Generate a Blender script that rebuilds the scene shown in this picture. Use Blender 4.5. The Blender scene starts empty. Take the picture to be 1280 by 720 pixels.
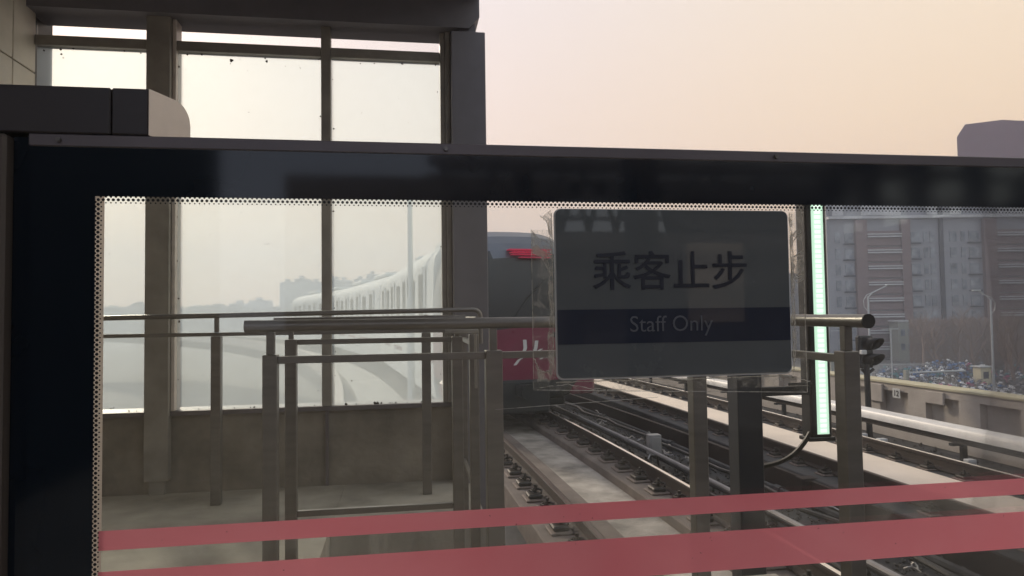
import bpy, math, random
from mathutils import Vector, Matrix
random.seed(7)
R = math.radians
C = bpy.context.scene.collection
H = 1.25                      # eye height above the platform floor (z = 0)

# ------------------------------------------------------------------ helpers
class MB:
    def __init__(s): s.v = []; s.f = []; s.mi = []
    def add(s, vs, fs, mi=0):
        n = len(s.v); s.v += [tuple(v) for v in vs]
        for f in fs: s.f.append([i + n for i in f]); s.mi.append(mi)
        return s
    def box(s, x0, x1, y0, y1, z0, z1, mi=0):
        return s.add([(x0,y0,z0),(x1,y0,z0),(x1,y1,z0),(x0,y1,z0),(x0,y0,z1),(x1,y0,z1),(x1,y1,z1),(x0,y1,z1)],
                     [(3,2,1,0),(4,5,6,7),(0,1,5,4),(1,2,6,5),(2,3,7,6),(3,0,4,7)], mi)
    def bevbox(s, x0, x1, y0, y1, z0, z1, b=.004, mi=0):
        # box with chamfered vertical and horizontal edges
        vs = []; 
        X = (x0, x1); Y = (y0, y1); Z = (z0, z1)
        idx = {}
        for i in (0,1):
            for j in (0,1):
                for k in (0,1):
                    sx = b if i == 0 else -b; sy = b if j == 0 else -b; sz = b if k == 0 else -b
                    idx[i,j,k,'x'] = len(vs); vs.append((X[i], Y[j]+sy, Z[k]+sz))
                    idx[i,j,k,'y'] = len(vs); vs.append((X[i]+sx, Y[j], Z[k]+sz))
                    idx[i,j,k,'z'] = len(vs); vs.append((X[i]+sx, Y[j]+sy, Z[k]))
        fs = []
        for i in (0,1): fs.append([idx[i,0,0,'x'],idx[i,1,0,'x'],idx[i,1,1,'x'],idx[i,0,1,'x']])
        for j in (0,1): fs.append([idx[0,j,0,'y'],idx[1,j,0,'y'],idx[1,j,1,'y'],idx[0,j,1,'y']])
        for k in (0,1): fs.append([idx[0,0,k,'z'],idx[1,0,k,'z'],idx[1,1,k,'z'],idx[0,1,k,'z']])
        for i in (0,1):
            for j in (0,1): fs.append([idx[i,j,0,'x'],idx[i,j,1,'x'],idx[i,j,1,'y'],idx[i,j,0,'y']])
        for i in (0,1):
            for k in (0,1): fs.append([idx[i,0,k,'x'],idx[i,1,k,'x'],idx[i,1,k,'z'],idx[i,0,k,'z']])
        for j in (0,1):
            for k in (0,1): fs.append([idx[0,j,k,'y'],idx[1,j,k,'y'],idx[1,j,k,'z'],idx[0,j,k,'z']])
        for i in (0,1):
            for j in (0,1):
                for k in (0,1): fs.append([idx[i,j,k,'x'],idx[i,j,k,'y'],idx[i,j,k,'z']])
        return s.add(vs, fs, mi)
    def tube(s, pts, r, n=10, caps=True, mi=0):
        pts = [Vector(p) for p in pts]
        rs = r if isinstance(r, (list, tuple)) else [r]*len(pts)
        vs = []; fs = []
        up = None
        for i, p in enumerate(pts):
            d = (pts[min(i+1, len(pts)-1)] - pts[max(i-1, 0)]).normalized()
            if up is None: up = Vector((0,0,1)) if abs(d.z) < .9 else Vector((1,0,0))
            a = d.cross(up).normalized(); b = a.cross(d).normalized(); up = b
            for k in range(n):
                t = 2*math.pi*k/n
                vs.append(p + (a*math.cos(t) + b*math.sin(t))*rs[i])
        for i in range(len(pts)-1):
            for k in range(n):
                fs.append((i*n+k, i*n+(k+1)%n, (i+1)*n+(k+1)%n, (i+1)*n+k))
        if caps: fs.append(list(range(n))[::-1]); fs.append([(len(pts)-1)*n+k for k in range(n)])
        return s.add(vs, fs, mi)
    def bar(s, a, b, w, h, mi=0):
        # square bar between two points, w across (horizontal), h vertical
        a = Vector(a); b = Vector(b); d = (b-a).normalized()
        up = Vector((0,0,1)) if abs(d.z) < .95 else Vector((0,1,0))
        x = d.cross(up).normalized()*w/2; y = x.cross(d).normalized()*h/2
        vs = [a-x-y, a+x-y, a+x+y, a-x+y, b-x-y, b+x-y, b+x+y, b-x+y]
        return s.add(vs, [(3,2,1,0),(4,5,6,7),(0,1,5,4),(1,2,6,5),(2,3,7,6),(3,0,4,7)], mi)
    def sweep(s, prof, path, closed=True, caps=True, mi=0):
        # prof: (dx, z) loop; path: (x, y) points, prof shifted along x
        n = len(prof); vs = []; fs = []
        for (px, py) in path:
            for (dx, z) in prof: vs.append((px+dx, py, z))
        m = n if closed else n-1
        for i in range(len(path)-1):
            for k in range(m):
                fs.append((i*n+k, i*n+(k+1)%n, (i+1)*n+(k+1)%n, (i+1)*n+k))
        if caps and closed: fs.append(list(range(n))[::-1]); fs.append([(len(path)-1)*n+k for k in range(n)])
        return s.add(vs, fs, mi)
    def disc(s, x, y, z, r, n=10):      # disc facing -Y
        return s.add([(x+r*math.cos(2*math.pi*k/n), y, z+r*math.sin(2*math.pi*k/n)) for k in range(n)], [list(range(n))])
    def build(s, name, mat, parent=None, smooth=False, bevel=0):
        me = bpy.data.meshes.new(name); me.from_pydata(s.v, [], s.f); 
        for m in (mat if isinstance(mat, list) else [mat]): me.materials.append(m)
        if any(s.mi): me.polygons.foreach_set('material_index', s.mi)
        import bmesh
        bm = bmesh.new(); bm.from_mesh(me); bmesh.ops.recalc_face_normals(bm, faces=bm.faces); bm.to_mesh(me); bm.free()
        if smooth:
            me.polygons.foreach_set('use_smooth', [True]*len(me.polygons))
        o = bpy.data.objects.new(name, me); C.objects.link(o)
        if smooth:
            try: me.set_sharp_from_angle(angle=R(40))
            except Exception: pass
        if bevel:
            md = o.modifiers.new('bevel', 'BEVEL'); md.width = bevel; md.segments = 2; md.limit_method = 'ANGLE'
        if parent: o.parent = parent
        return o

def tag(o, label=None, cat=None, group=None, kind=None):
    if label: o['label'] = label
    if cat: o['category'] = cat
    if group: o['group'] = group
    if kind: o['kind'] = kind
    return o
def thing(name, label, cat, loc=(0,0,0), group=None):
    o = bpy.data.objects.new(name, None); o.empty_display_size = .1; C.objects.link(o); o.location = loc
    return tag(o, label, cat, group)
def part(mb, name, mat, parent, **k):
    """mesh built in world coordinates, parented to an empty at parent.location"""
    o = mb.build(name, mat, None, **k)
    base = parent
    off = Vector((0,0,0)); p = parent
    while p is not None: off += Vector(p.location); p = p.parent
    o.data.transform(Matrix.Translation(-off)); o.parent = base
    return o
def copy_tree(o, parent=None):
    c = o.copy(); C.objects.link(c)
    if parent: c.parent = parent
    for ch in list(o.children): copy_tree(ch, c)
    return c

# ------------------------------------------------------------------ materials
def nodes(m): m.use_nodes = True; return m.node_tree.nodes, m.node_tree.links
def mat(name, col, rough=.6, metal=0, var=.25, scale=6, bump=0, bscale=40, spec=.5, col2=None, coat=0, stretch=None):
    m = bpy.data.materials.new(name); N, L = nodes(m); b = N['Principled BSDF']
    b.inputs['Roughness'].default_value = rough; b.inputs['Metallic'].default_value = metal
    b.inputs['Specular IOR Level'].default_value = spec; b.inputs['Coat Weight'].default_value = coat; b.inputs['Coat Roughness'].default_value = .03
    tc = N.new('ShaderNodeTexCoord'); mp = N.new('ShaderNodeMapping'); L.new(tc.outputs['Object'], mp.inputs[0])
    if stretch: mp.inputs['Scale'].default_value = stretch
    nz = N.new('ShaderNodeTexNoise'); nz.inputs['Scale'].default_value = scale; nz.inputs['Detail'].default_value = 6; nz.inputs['Roughness'].default_value = .6
    L.new(mp.outputs[0], nz.inputs['Vector'])
    rp = N.new('ShaderNodeValToRGB'); rp.color_ramp.elements[0].position = .3; rp.color_ramp.elements[1].position = .72
    c = Vector(col); c2 = Vector(col2) if col2 else c*(1+var)
    c1 = c*(1-var) if not col2 else c
    rp.color_ramp.elements[0].color = (*c1, 1); rp.color_ramp.elements[1].color = (*c2, 1)
    L.new(nz.outputs['Fac'], rp.inputs[0]); L.new(rp.outputs[0], b.inputs['Base Color'])
    mr = N.new('ShaderNodeMapRange'); mr.inputs['To Min'].default_value = max(0, rough-.1); mr.inputs['To Max'].default_value = min(1, rough+.1)
    L.new(nz.outputs['Fac'], mr.inputs[0]); L.new(mr.outputs[0], b.inputs['Roughness'])
    if bump:
        n2 = N.new('ShaderNodeTexNoise'); n2.inputs['Scale'].default_value = bscale; n2.inputs['Detail'].default_value = 5
        L.new(mp.outputs[0], n2.inputs['Vector'])
        bp = N.new('ShaderNodeBump'); bp.inputs['Strength'].default_value = bump; bp.inputs['Distance'].default_value = .02
        L.new(n2.outputs['Fac'], bp.inputs['Height']); L.new(bp.outputs[0], b.inputs['Normal'])
    return m

M = {}
M['steel']   = mat('brushed steel', (.22,.205,.19), .34, .6, .18, 3, .05, 90, stretch=(1,1,6))
M['alum']    = mat('dark anodised aluminium', (.17,.15,.16), .45, .2, .2, 4)
M['alum2']   = mat('grey window aluminium', (.34,.315,.28), .5, .1, .2, 5)
M['beam']    = mat('painted steel beam', (.20,.19,.21), .55, 0, .15, 2)
M['beige']   = mat('beige plastic cover', (.85,.76,.68), .4, 0, .12, 12)
M['clad']    = mat('beige aluminium cladding', (.78,.70,.58), .5, 0, .12, 3)
M['navy']    = mat('navy back painted glass', (.009,.014,.021), .06, 0, .1, 1, spec=.5)
M['box']     = mat('charcoal header casing', (.05,.043,.044), .42, .1, .15, 3)
M['pillar']  = mat('brown grey metal cover', (.11,.09,.078), .5, .1, .15, 2)
M['dots']    = mat('black ceramic frit dots', (.008,.009,.011), .4, 0, .1, 20)
M['floor']   = mat('dusty concrete floor', (.42,.385,.33), .8, 0, .38, 1.6, .15, 30)
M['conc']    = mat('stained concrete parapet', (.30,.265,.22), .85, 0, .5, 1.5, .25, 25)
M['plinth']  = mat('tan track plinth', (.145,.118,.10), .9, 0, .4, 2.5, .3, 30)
M['slab']    = mat('dirty concrete track slab', (.14,.125,.105), .8, 0, .6, 2.2, .3, 18, col2=(.52,.47,.40))
M['slab2']   = mat('pale track slab', (.85,.72,.58), .75, 0, .12, .9, .2, 20)
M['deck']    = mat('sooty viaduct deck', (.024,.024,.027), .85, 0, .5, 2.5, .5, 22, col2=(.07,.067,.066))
M['walk']    = mat('pale walkway concrete', (.40,.38,.34), .85, 0, .2, 2, .2, 20)
M['rust']    = mat('rusty rail web', (.028,.017,.014), .75, .2, .4, 9, .3, 60)
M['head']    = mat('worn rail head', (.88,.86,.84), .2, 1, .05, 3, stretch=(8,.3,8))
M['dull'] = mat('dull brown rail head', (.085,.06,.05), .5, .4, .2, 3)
M['fast']    = mat('oily fastener', (.040,.034,.030), .55, .4, .5, 14, .3, 60)
M['plate']   = mat('fastener baseplate', (.18,.14,.115), .75, 0, .3, 12)
M['pipe']    = mat('grey cable pipe', (.24,.23,.225), .5, .1, .2, 4)
M['cable']   = mat('black cable', (.012,.011,.011), .45, 0, .2, 10)
M['gbox']    = mat('grey junction box', (.30,.29,.28), .5, .2, .15, 8)
M['cover']   = mat('pale conductor rail cover', (.78,.75,.70), .4, 0, .2, 2.2)
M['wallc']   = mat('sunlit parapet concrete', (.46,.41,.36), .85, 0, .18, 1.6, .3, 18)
M['yell']    = mat('yellowed coping', (.55,.50,.34), .7, 0, .12, 3)
M['ground']  = mat('dusty city ground', (.12,.11,.095), .95, 0, .3, .05, 0)
M['road']    = mat('asphalt', (.055,.053,.052), .9, 0, .2, .3)
M['lamp']    = mat('pale galvanised lamp post', (.50,.52,.52), .45, .2, .1, 3)
M['black']   = mat('black painted metal', (.014,.014,.016), .5, 0, .2, 6)
M['ledcase'] = mat('black light housing', (.018,.018,.02), .35, .2, .2, 6)
M['post2']   = mat('dark blue grey post', (.022,.026,.036), .35, .2, .2, 4)
M['white']   = mat('white plate', (.6,.6,.58), .5, 0, .1, 10)
M['train']   = mat('silver white train body', (.62,.63,.62), .75, .0, .08, 2, spec=.15)
M['tred']    = mat('deep red train front', (.16,.012,.044), .3, 0, .12, 3, coat=.3)
M['tglass']  = mat('black train glass', (.022,.028,.032), .16, 0, .2, 2)
M['twin']    = mat('train side glass', (.015,.018,.02), .9, 0, .2, 2, spec=.1)
M['tdark']   = mat('black underframe', (.010,.014,.014), .7, 0, .3, 6)
M['troof']   = mat('blue grey train roof', (.13,.15,.18), .35, .3, .1, 2)
M['bark']    = mat('grey brown bark', (.25,.185,.15), .9, 0, .2, 3)
M['brick']   = mat('maroon brown facade', (.21,.145,.135), .9, 0, .12, .3)
M['brickd']  = mat('dark maroon tower', (.13,.04,.042), .9, 0, .1, .2)
M['bgrey']   = mat('blue grey facade', (.29,.29,.305), .85, 0, .12, .25)
M['btrim']   = mat('white balcony trim', (.55,.54,.53), .8, 0, .1, 1)
M['bwin']    = mat('apartment window glass', (.05,.06,.075), .2, 0, .5, .5, col2=(.40,.42,.44))
M['byel']    = mat('pale yellow render', (.30,.30,.25), .9, 0, .1, .5)
M['far']     = mat('distant block', (.17,.18,.20), .9, 0, .1, .05)
M['gapd']    = mat('dark facade recess', (.05,.05,.06), .9, 0, .1, 1)
M['green']   = mat('distant greenery', (.05,.06,.045), .95, 0, .3, .2)

def glassmat(name, refl=1.0, tint=(1,1,1), dust=0):
    m = bpy.data.materials.new(name); N, L = nodes(m); N.remove(N['Principled BSDF'])
    t = N.new('ShaderNodeBsdfTransparent'); t.inputs[0].default_value = (*tint, 1)
    g = N.new('ShaderNodeBsdfGlossy'); g.inputs['Roughness'].default_value = .02
    fr = N.new('ShaderNodeFresnel'); fr.inputs[0].default_value = 1.45
    mu = N.new('ShaderNodeMath'); mu.operation = 'MULTIPLY'; mu.inputs[1].default_value = refl
    mx = N.new('ShaderNodeMixShader'); L.new(fr.outputs[0], mu.inputs[0]); L.new(mu.outputs[0], mx.inputs[0])
    L.new(g.outputs[0], mx.inputs[2])
    if dust:
        tc = N.new('ShaderNodeTexCoord'); nz = N.new('ShaderNodeTexNoise'); nz.inputs['Scale'].default_value = 2.6; nz.inputs['Detail'].default_value = 4; nz.inputs['Distortion'].default_value = .8
        mp = N.new('ShaderNodeMapping'); mp.inputs['Scale'].default_value = (1,1,1.6); L.new(tc.outputs['Object'], mp.inputs[0]); L.new(mp.outputs[0], nz.inputs['Vector'])
        mr = N.new('ShaderNodeMapRange'); mr.inputs['From Min'].default_value = .3; mr.inputs['From Max'].default_value = .75; mr.inputs['To Min'].default_value = dust*.45; mr.inputs['To Max'].default_value = dust*1.7
        L.new(nz.outputs['Fac'], mr.inputs[0])
        tr = N.new('ShaderNodeBsdfTranslucent'); tr.inputs[0].default_value = (.92,.87,.74,1)
        md = N.new('ShaderNodeMixShader'); L.new(mr.outputs[0], md.inputs[0]); L.new(t.outputs[0], md.inputs[1]); L.new(tr.outputs[0], md.inputs[2]); L.new(md.outputs[0], mx.inputs[1])
    else: L.new(t.outputs[0], mx.inputs[1])
    L.new(mx.outputs[0], N['Material Output'].inputs[0])
    return m
M['glass'] = glassmat('barrier glass', .6, (.975,.98,.97), .020)
M['clear'] = glassmat('clear top light glass', .8)

def dustyglass():
    m = bpy.data.materials.new('dust covered glass'); N, L = nodes(m); N.remove(N['Principled BSDF'])
    tc = N.new('ShaderNodeTexCoord')
    nz = N.new('ShaderNodeTexNoise'); nz.inputs['Scale'].default_value = 1.1; nz.inputs['Detail'].default_value = 5
    L.new(tc.outputs['Object'], nz.inputs['Vector'])
    mr = N.new('ShaderNodeMapRange'); mr.inputs['From Min'].default_value = .3; mr.inputs['From Max'].default_value = .7
    mr.inputs['To Min'].default_value = .38; mr.inputs['To Max'].default_value = .50
    L.new(nz.outputs['Fac'], mr.inputs[0])
    # thin spots and specks of grime
    sp = N.new('ShaderNodeTexNoise'); sp.inputs['Scale'].default_value = 28; sp.inputs['Detail'].default_value = 3
    L.new(tc.outputs['Object'], sp.inputs['Vector'])
    sr = N.new('ShaderNodeValToRGB'); sr.color_ramp.elements[0].position = .735; sr.color_ramp.elements[1].position = .78
    sr.color_ramp.elements[0].color = (0,0,0,1); sr.color_ramp.elements[1].color = (.6,.6,.6,1)
    L.new(sp.outputs['Fac'], sr.inputs[0])
    t = N.new('ShaderNodeBsdfTransparent'); t.inputs[0].default_value = (.92,.98,.95,1)
    tr = N.new('ShaderNodeBsdfTranslucent'); tr.inputs[0].default_value = (.80,.92,.96,1)
    df = N.new('ShaderNodeBsdfDiffuse'); df.inputs[0].default_value = (.10,.09,.08,1)
    mx = N.new('ShaderNodeMixShader'); L.new(mr.outputs[0], mx.inputs[0]); L.new(t.outputs[0], mx.inputs[1]); L.new(tr.outputs[0], mx.inputs[2])
    m2 = N.new('ShaderNodeMixShader'); L.new(sr.outputs[0], m2.inputs[0]); L.new(mx.outputs[0], m2.inputs[1]); L.new(df.outputs[0], m2.inputs[2])
    L.new(m2.outputs[0], N['Material Output'].inputs[0]); return m
M['dusty'] = dustyglass()

def filmred():
    m = bpy.data.materials.new('red safety film'); N, L = nodes(m); N.remove(N['Principled BSDF'])
    tc = N.new('ShaderNodeTexCoord'); nz = N.new('ShaderNodeTexNoise'); nz.inputs['Scale'].default_value = 7; nz.inputs['Detail'].default_value = 6
    L.new(tc.outputs['Object'], nz.inputs['Vector'])
    rp = N.new('ShaderNodeValToRGB'); rp.color_ramp.elements[0].color = (.97,.29,.37,1); rp.color_ramp.elements[1].color = (1,.37,.46,1)
    rp.color_ramp.elements[0].position = .3; rp.color_ramp.elements[1].position = .7
    L.new(nz.outputs['Fac'], rp.inputs[0])
    tr = N.new('ShaderNodeBsdfTranslucent'); df = N.new('ShaderNodeBsdfDiffuse')
    n3 = N.new('ShaderNodeTexNoise'); n3.inputs['Scale'].default_value = 150; n3.inputs['Detail'].default_value = 2; L.new(tc.outputs['Object'], n3.inputs['Vector'])
    r3 = N.new('ShaderNodeValToRGB'); r3.color_ramp.elements[0].position = .74; r3.color_ramp.elements[1].position = .79; r3.color_ramp.elements[0].color = (1,1,1,1); r3.color_ramp.elements[1].color = (.25,.2,.2,1)
    L.new(n3.outputs['Fac'], r3.inputs[0]); mu = N.new('ShaderNodeMix'); mu.data_type = 'RGBA'; mu.blend_type = 'MULTIPLY'; mu.inputs[0].default_value = 1; L.new(rp.outputs[0], mu.inputs[6]); L.new(r3.outputs[0], mu.inputs[7])
    L.new(mu.outputs[2], tr.inputs[0]); df.inputs[0].default_value = (.92,.26,.33,1)
    mx = N.new('ShaderNodeMixShader'); mx.inputs[0].default_value = .22; L.new(tr.outputs[0], mx.inputs[1]); L.new(df.outputs[0], mx.inputs[2])
    t = N.new('ShaderNodeBsdfTransparent'); t.inputs[0].default_value = (.9,.3,.35,1)
    m2 = N.new('ShaderNodeMixShader'); m2.inputs[0].default_value = .07; L.new(mx.outputs[0], m2.inputs[1]); L.new(t.outputs[0], m2.inputs[2])
    L.new(m2.outputs[0], N['Material Output'].inputs[0]); return m
M['redfilm'] = filmred()

def tapefilm(name, lo, hi, op, sc_=55, st=(1,1,1)):
    m = bpy.data.materials.new(name); N, L = nodes(m); N.remove(N['Principled BSDF'])
    tc = N.new('ShaderNodeTexCoord'); nz = N.new('ShaderNodeTexNoise'); nz.inputs['Scale'].default_value = sc_; nz.inputs['Detail'].default_value = 7
    nz.inputs['Distortion'].default_value = 1.5
    mp = N.new('ShaderNodeMapping'); mp.inputs['Scale'].default_value = st; L.new(tc.outputs['Object'], mp.inputs[0]); L.new(mp.outputs[0], nz.inputs['Vector'])
    mr = N.new('ShaderNodeMapRange'); mr.inputs['From Min'].default_value = lo; mr.inputs['From Max'].default_value = hi
    mr.inputs['To Min'].default_value = .03; mr.inputs['To Max'].default_value = op
    L.new(nz.outputs['Fac'], mr.inputs[0])
    t = N.new('ShaderNodeBsdfTransparent'); t.inputs[0].default_value = (.97,.97,.965,1)
    tr = N.new('ShaderNodeBsdfTranslucent'); tr.inputs[0].default_value = (.85,.84,.82,1)
    gl = N.new('ShaderNodeBsdfGlossy'); gl.inputs['Roughness'].default_value = .2
    m1 = N.new('ShaderNodeMixShader'); m1.inputs[0].default_value = .25; L.new(tr.outputs[0], m1.inputs[1]); L.new(gl.outputs[0], m1.inputs[2])
    mx = N.new('ShaderNodeMixShader'); L.new(mr.outputs[0], mx.inputs[0]); L.new(t.outputs[0], mx.inputs[1]); L.new(m1.outputs[0], mx.inputs[2])
    L.new(mx.outputs[0], N['Material Output'].inputs[0]); return m
M['film']  = tapefilm('clear plastic film', .50, .80, .30)
M['crink'] = tapefilm('crinkled adhesive', .35, .65, .55)
M['smear'] = tapefilm('smeared glue residue', .42, .8, .30, 14, (1,1,.6))
M['fedge'] = tapefilm('bright film edge', .2, .6, .75)

def emis(name, col, s):
    m = bpy.data.materials.new(name); N, L = nodes(m); b = N['Principled BSDF']
    b.inputs['Base Color'].default_value = (*[c*.6 for c in col], 1); b.inputs['Emission Color'].default_value = (*col, 1); b.inputs['Emission Strength'].default_value = s
    return m
M['led']  = emis('green white led', (.70,1.0,.78), .74)
M['ledc'] = emis('led chip', (.88,1.0,.90), 1.0)
M['redled'] = emis('red display leds', (.9,.05,.16), .13)

# ------------------------------------------------------------------ track geometry
ZR = H - 1.97                 # rail head level
def c1(y):                    # centre line of the near track (curves off to the left)
    if y < 5: return 2.4705
    return 2.379 + .03683*y - .003694*y*y
def c2(y):                    # far track
    return 6.36 if y < 11 else 6.36 - .0036*(y-11)**2
def ys(a, b, near=1.0):
    out = []; y = a
    while y < b: out.append(y); y += near if y < 40 else 3
    out.append(b); return out
def path(fn, off, a, b, near=1.0): return [(fn(y)+off, y) for y in ys(a, b, near)]

# ------------------------------------------------------------------ setting: ground, deck
g = MB(); g.add([(-3000,-600,-8),(3000,-600,-8),(3000,5000,-8),(-3000,5000,-8)], [(0,1,2,3)])
tag(g.build('ground', M['ground']), kind='structure')
g = MB(); g.add([(30,56,-7.99),(220,49,-7.99),(220,58,-7.99),(30,65,-7.99)], [(0,1,2,3)])
tag(g.build('road', M['road']), kind='structure')

d = MB()
pa = ys(-12, 125, 1.0)
rows = []
for y in pa: rows.append([(c1(y)-3.6, y, -1.2), (c2(y)+3.3, y, -1.2), (c2(y)+3.3, y, -1.9), (c1(y)-3.6, y, -1.9)])
vs = [v for r in rows for v in r]; fs = []
for i in range(len(rows)-1):
    for k in range(4): fs.append((i*4+k, i*4+(k+1)%4, (i+1)*4+(k+1)%4, (i+1)*4+k))
fs += [(0,1,2,3), tuple(len(vs)-4+k for k in (3,2,1,0))]
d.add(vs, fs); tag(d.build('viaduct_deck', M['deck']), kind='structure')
w = MB(); w.sweep([(-2.95,-1.19),(-2.95,-.97),(-1.75,-.97),(-1.75,-1.19)], path(c1, 0, 7.2, 120))
tag(w.build('walkway', M['walk']), kind='structure')

# rails ------------------------------------------------------------
def railprof(x, z):
    return [(x-.075,z-.17),(x+.075,z-.17),(x+.075,z-.155),(x+.014,z-.135),(x+.012,z-.045),(x+.036,z-.035),(x+.036,z-.006),(x+.022,z),(x-.022,z),(x-.036,z-.006),(x-.036,z-.035),(x-.012,z-.045),(x-.014,z-.135),(x-.075,z-.155)]
def fastener_mb(sides=(-1,1)):
    m = MB()
    m.bevbox(-.27,.27 if 1 in sides else .02,-.12,.12,0,.018,.006, 1)
    for s in sides:
        m.bevbox(min(s*.09,s*.24),max(s*.09,s*.24),-.085,.085,.018,.055,.012)
        m.tube([(s*.15,0,.05),(s*.15,0,.125)],.017,6)
        m.tube([(s*.15,0,.085),(s*.15,0,.10)],.032,6)
        m.tube([(s*.10,-.055,.062),(s*.085,-.02,.08),(s*.13,-.005,.09),(s*.19,-.03,.075),(s*.21,.02,.07),(s*.14,.05,.085),(s*.085,.045,.07)],.011,6)
    return m
def track(label, fn, z, y0, y1, slabmat, fy, grp, near=True):
    t = thing('railway_track', label, 'railway track', (fn(y0), y0, -1.2), grp)
    for s in (-1, 1):
        r = MB(); prof = railprof(s*.755, z); o0, o1 = (-.40, .40) if (s < 0) else (-.40, .16)
        pts = path(fn, 0, y0, y1, 1.0)
        n = len(prof); vs = [(px+dx, py, zz) for (px,py) in pts for (dx,zz) in prof]; f = []; mi = []
        for i in range(len(pts)-1):
            for k in range(n): f.append((i*n+k, i*n+(k+1)%n, (i+1)*n+(k+1)%n, (i+1)*n+k)); mi.append(1 if k == 7 else 0)
        f.append(tuple(range(n))[::-1]); mi.append(0)
        r.v = vs; r.f = [list(q) for q in f]; r.mi = mi
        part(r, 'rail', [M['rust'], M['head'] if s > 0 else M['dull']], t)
        p = MB(); p.sweep([(s*.755+o0,-1.195),(s*.755+o0,z-.20),(s*.755+o0+.015,z-.187),(s*.755+o1-.015,z-.187),(s*.755+o1,z-.20),(s*.755+o1,-1.195)], path(fn, 0, y0, y1))
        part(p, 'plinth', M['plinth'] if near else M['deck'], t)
    sl = MB(); q0, q1, qz = (-.352, .352, z-.30) if near else (-.34, .50, z-.175)
    sl.sweep([(q0,-1.19),(q0,qz),(q1,qz),(q1,-1.19)], path(fn, 0, y0, y1))
    part(sl, 'slab', slabmat, t)
    first = None
    y = fy[0]
    while y < fy[1]:
        for s in (-1, 1):
            key = -1 if (s < 0 and near) else 1
            if first is None: first = {}
            if key not in first:
                o = first[key] = fastener_mb((-1,) if key < 0 else (-1,1)).build('fastener', [M['fast'], M['plate']])
            else:
                o = first[key].copy(); C.objects.link(o)
            o.parent = t
            sl_ = (fn(y+.1)-fn(y-.1))/.2
            o.scale = (1.1,1.25,1.35) if near else (.8,.9,1.0); o.location = (fn(y)+s*.755-fn(y0), y-y0, z-.187+.001+1.2); o.rotation_euler = (0,0,-math.atan(sl_))
        y += .62
    return t
track('near curved track with dirty concrete slab between rusty rails', c1, ZR, 3.5, 110, M['slab'], (5.0, 22), 'railway tracks')
track('far track with pale sunlit slab beside the parapet wall', c2, ZR, 3.0, 60, M['slab2'], (5.4, 24), 'railway tracks', False)

# near track pipe, conductor rails, cables, boxes
def pipe(fn, off, z, r, a, b, mt, label, joint=None, name='cable_pipe', wob=0):
    pts = [(fn(y)+off+wob*math.sin(y*1.7+off*5)*.5+wob*math.sin(y*3.1), y, z+wob*.3*math.sin(y*2.3)) for y in ys(a, b, .7)]
    o = MB().tube(pts, r, 8)
    if joint:
        t = thing(name, label, 'pipe', pts[0]); part(o, 'pipe', mt, t, smooth=True)
        y = a+1.2
        while y < min(b, 20):
            j = MB().tube([(fn(y-.07)+off, y-.07, z), (fn(y+.07)+off, y+.07, z)], r*1.5, 8)
            part(j, 'coupling', mt, t, smooth=True); y += joint
        return t
    o = o.build(name, mt, smooth=True); return tag(o, label, 'cable' if name != 'cable_pipe' else 'pipe')
pipe(c1, 1.27, ZR-.085, .028, 4.6, 40, M['pipe'], 'pale grey pipe running just right of the bright near rail', 2.6)
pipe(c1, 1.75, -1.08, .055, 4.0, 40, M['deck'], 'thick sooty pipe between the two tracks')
pipe(c1, 2.15, -1.02, .03, 4.0, 40, M['cable'], 'slack black cable lying between the two tracks', name='track_cable', wob=.05)
pipe(c1, 2.45, -1.10, .045, 4.0, 40, M['deck'], 'dull grey conduit between the two tracks, next to the far track plinth', 3.4)
pipe(c1, 1.52, -1.13, .022, 4.0, 40, M['cable'], 'thin black cable hugging the near track plinth', name='track_cable', wob=.04)
pipe(c2, 1.78, -1.05, .06, 4.0, 50, M['deck'], 'sooty pipe right of the far track')
# steel edge upstand between tracks
e = MB(); e.sweep([(2.72,-1.19),(2.72,-.93),(2.80,-.93),(2.80,-1.19)], path(c1, 0, 4, 40)); 
tag(e.build('cable_trough', M['rust']), 'low rusty cable trough beside the far track plinth', 'cable trough')

def conductor(fn, off, ztop, a, b, label):
    t = thing('conductor_rail', label, 'conductor rail', (fn(a)+off, a, -1.2))
    prof = [(off-.13,ztop-.16),(off-.12,ztop-.05),(off-.085,ztop-.012),(off,ztop),(off+.085,ztop-.012),(off+.12,ztop-.05),(off+.13,ztop-.16),(off+.10,ztop-.16),(off+.09,ztop-.06),(off-.09,ztop-.06),(off-.10,ztop-.16)]
    part(MB().sweep(prof, path(fn, 0, a, b)), 'cover', M['cover'], t, smooth=True)
    part(MB().sweep([(off-.06,ztop-.26),(off-.06,ztop-.11),(off+.06,ztop-.11),(off+.06,ztop-.26)], path(fn, 0, a, b)), 'power_rail', M['rust'], t)
    y = a+.8
    while y < 26:
        x = fn(y)+off
        part(MB().bar((x+.08,y,-1.19),(x+.08,y,ztop-.3),.07,.07).bar((x-.13,y,ztop-.28),(x+.13,y,ztop-.28),.07,.04), 'support', M['black'], t); y += 2.4
conductor(c2, 1.64, H-1.69, 3.5, 60, 'far conductor rail under a pale rounded cover along the parapet wall')

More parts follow.
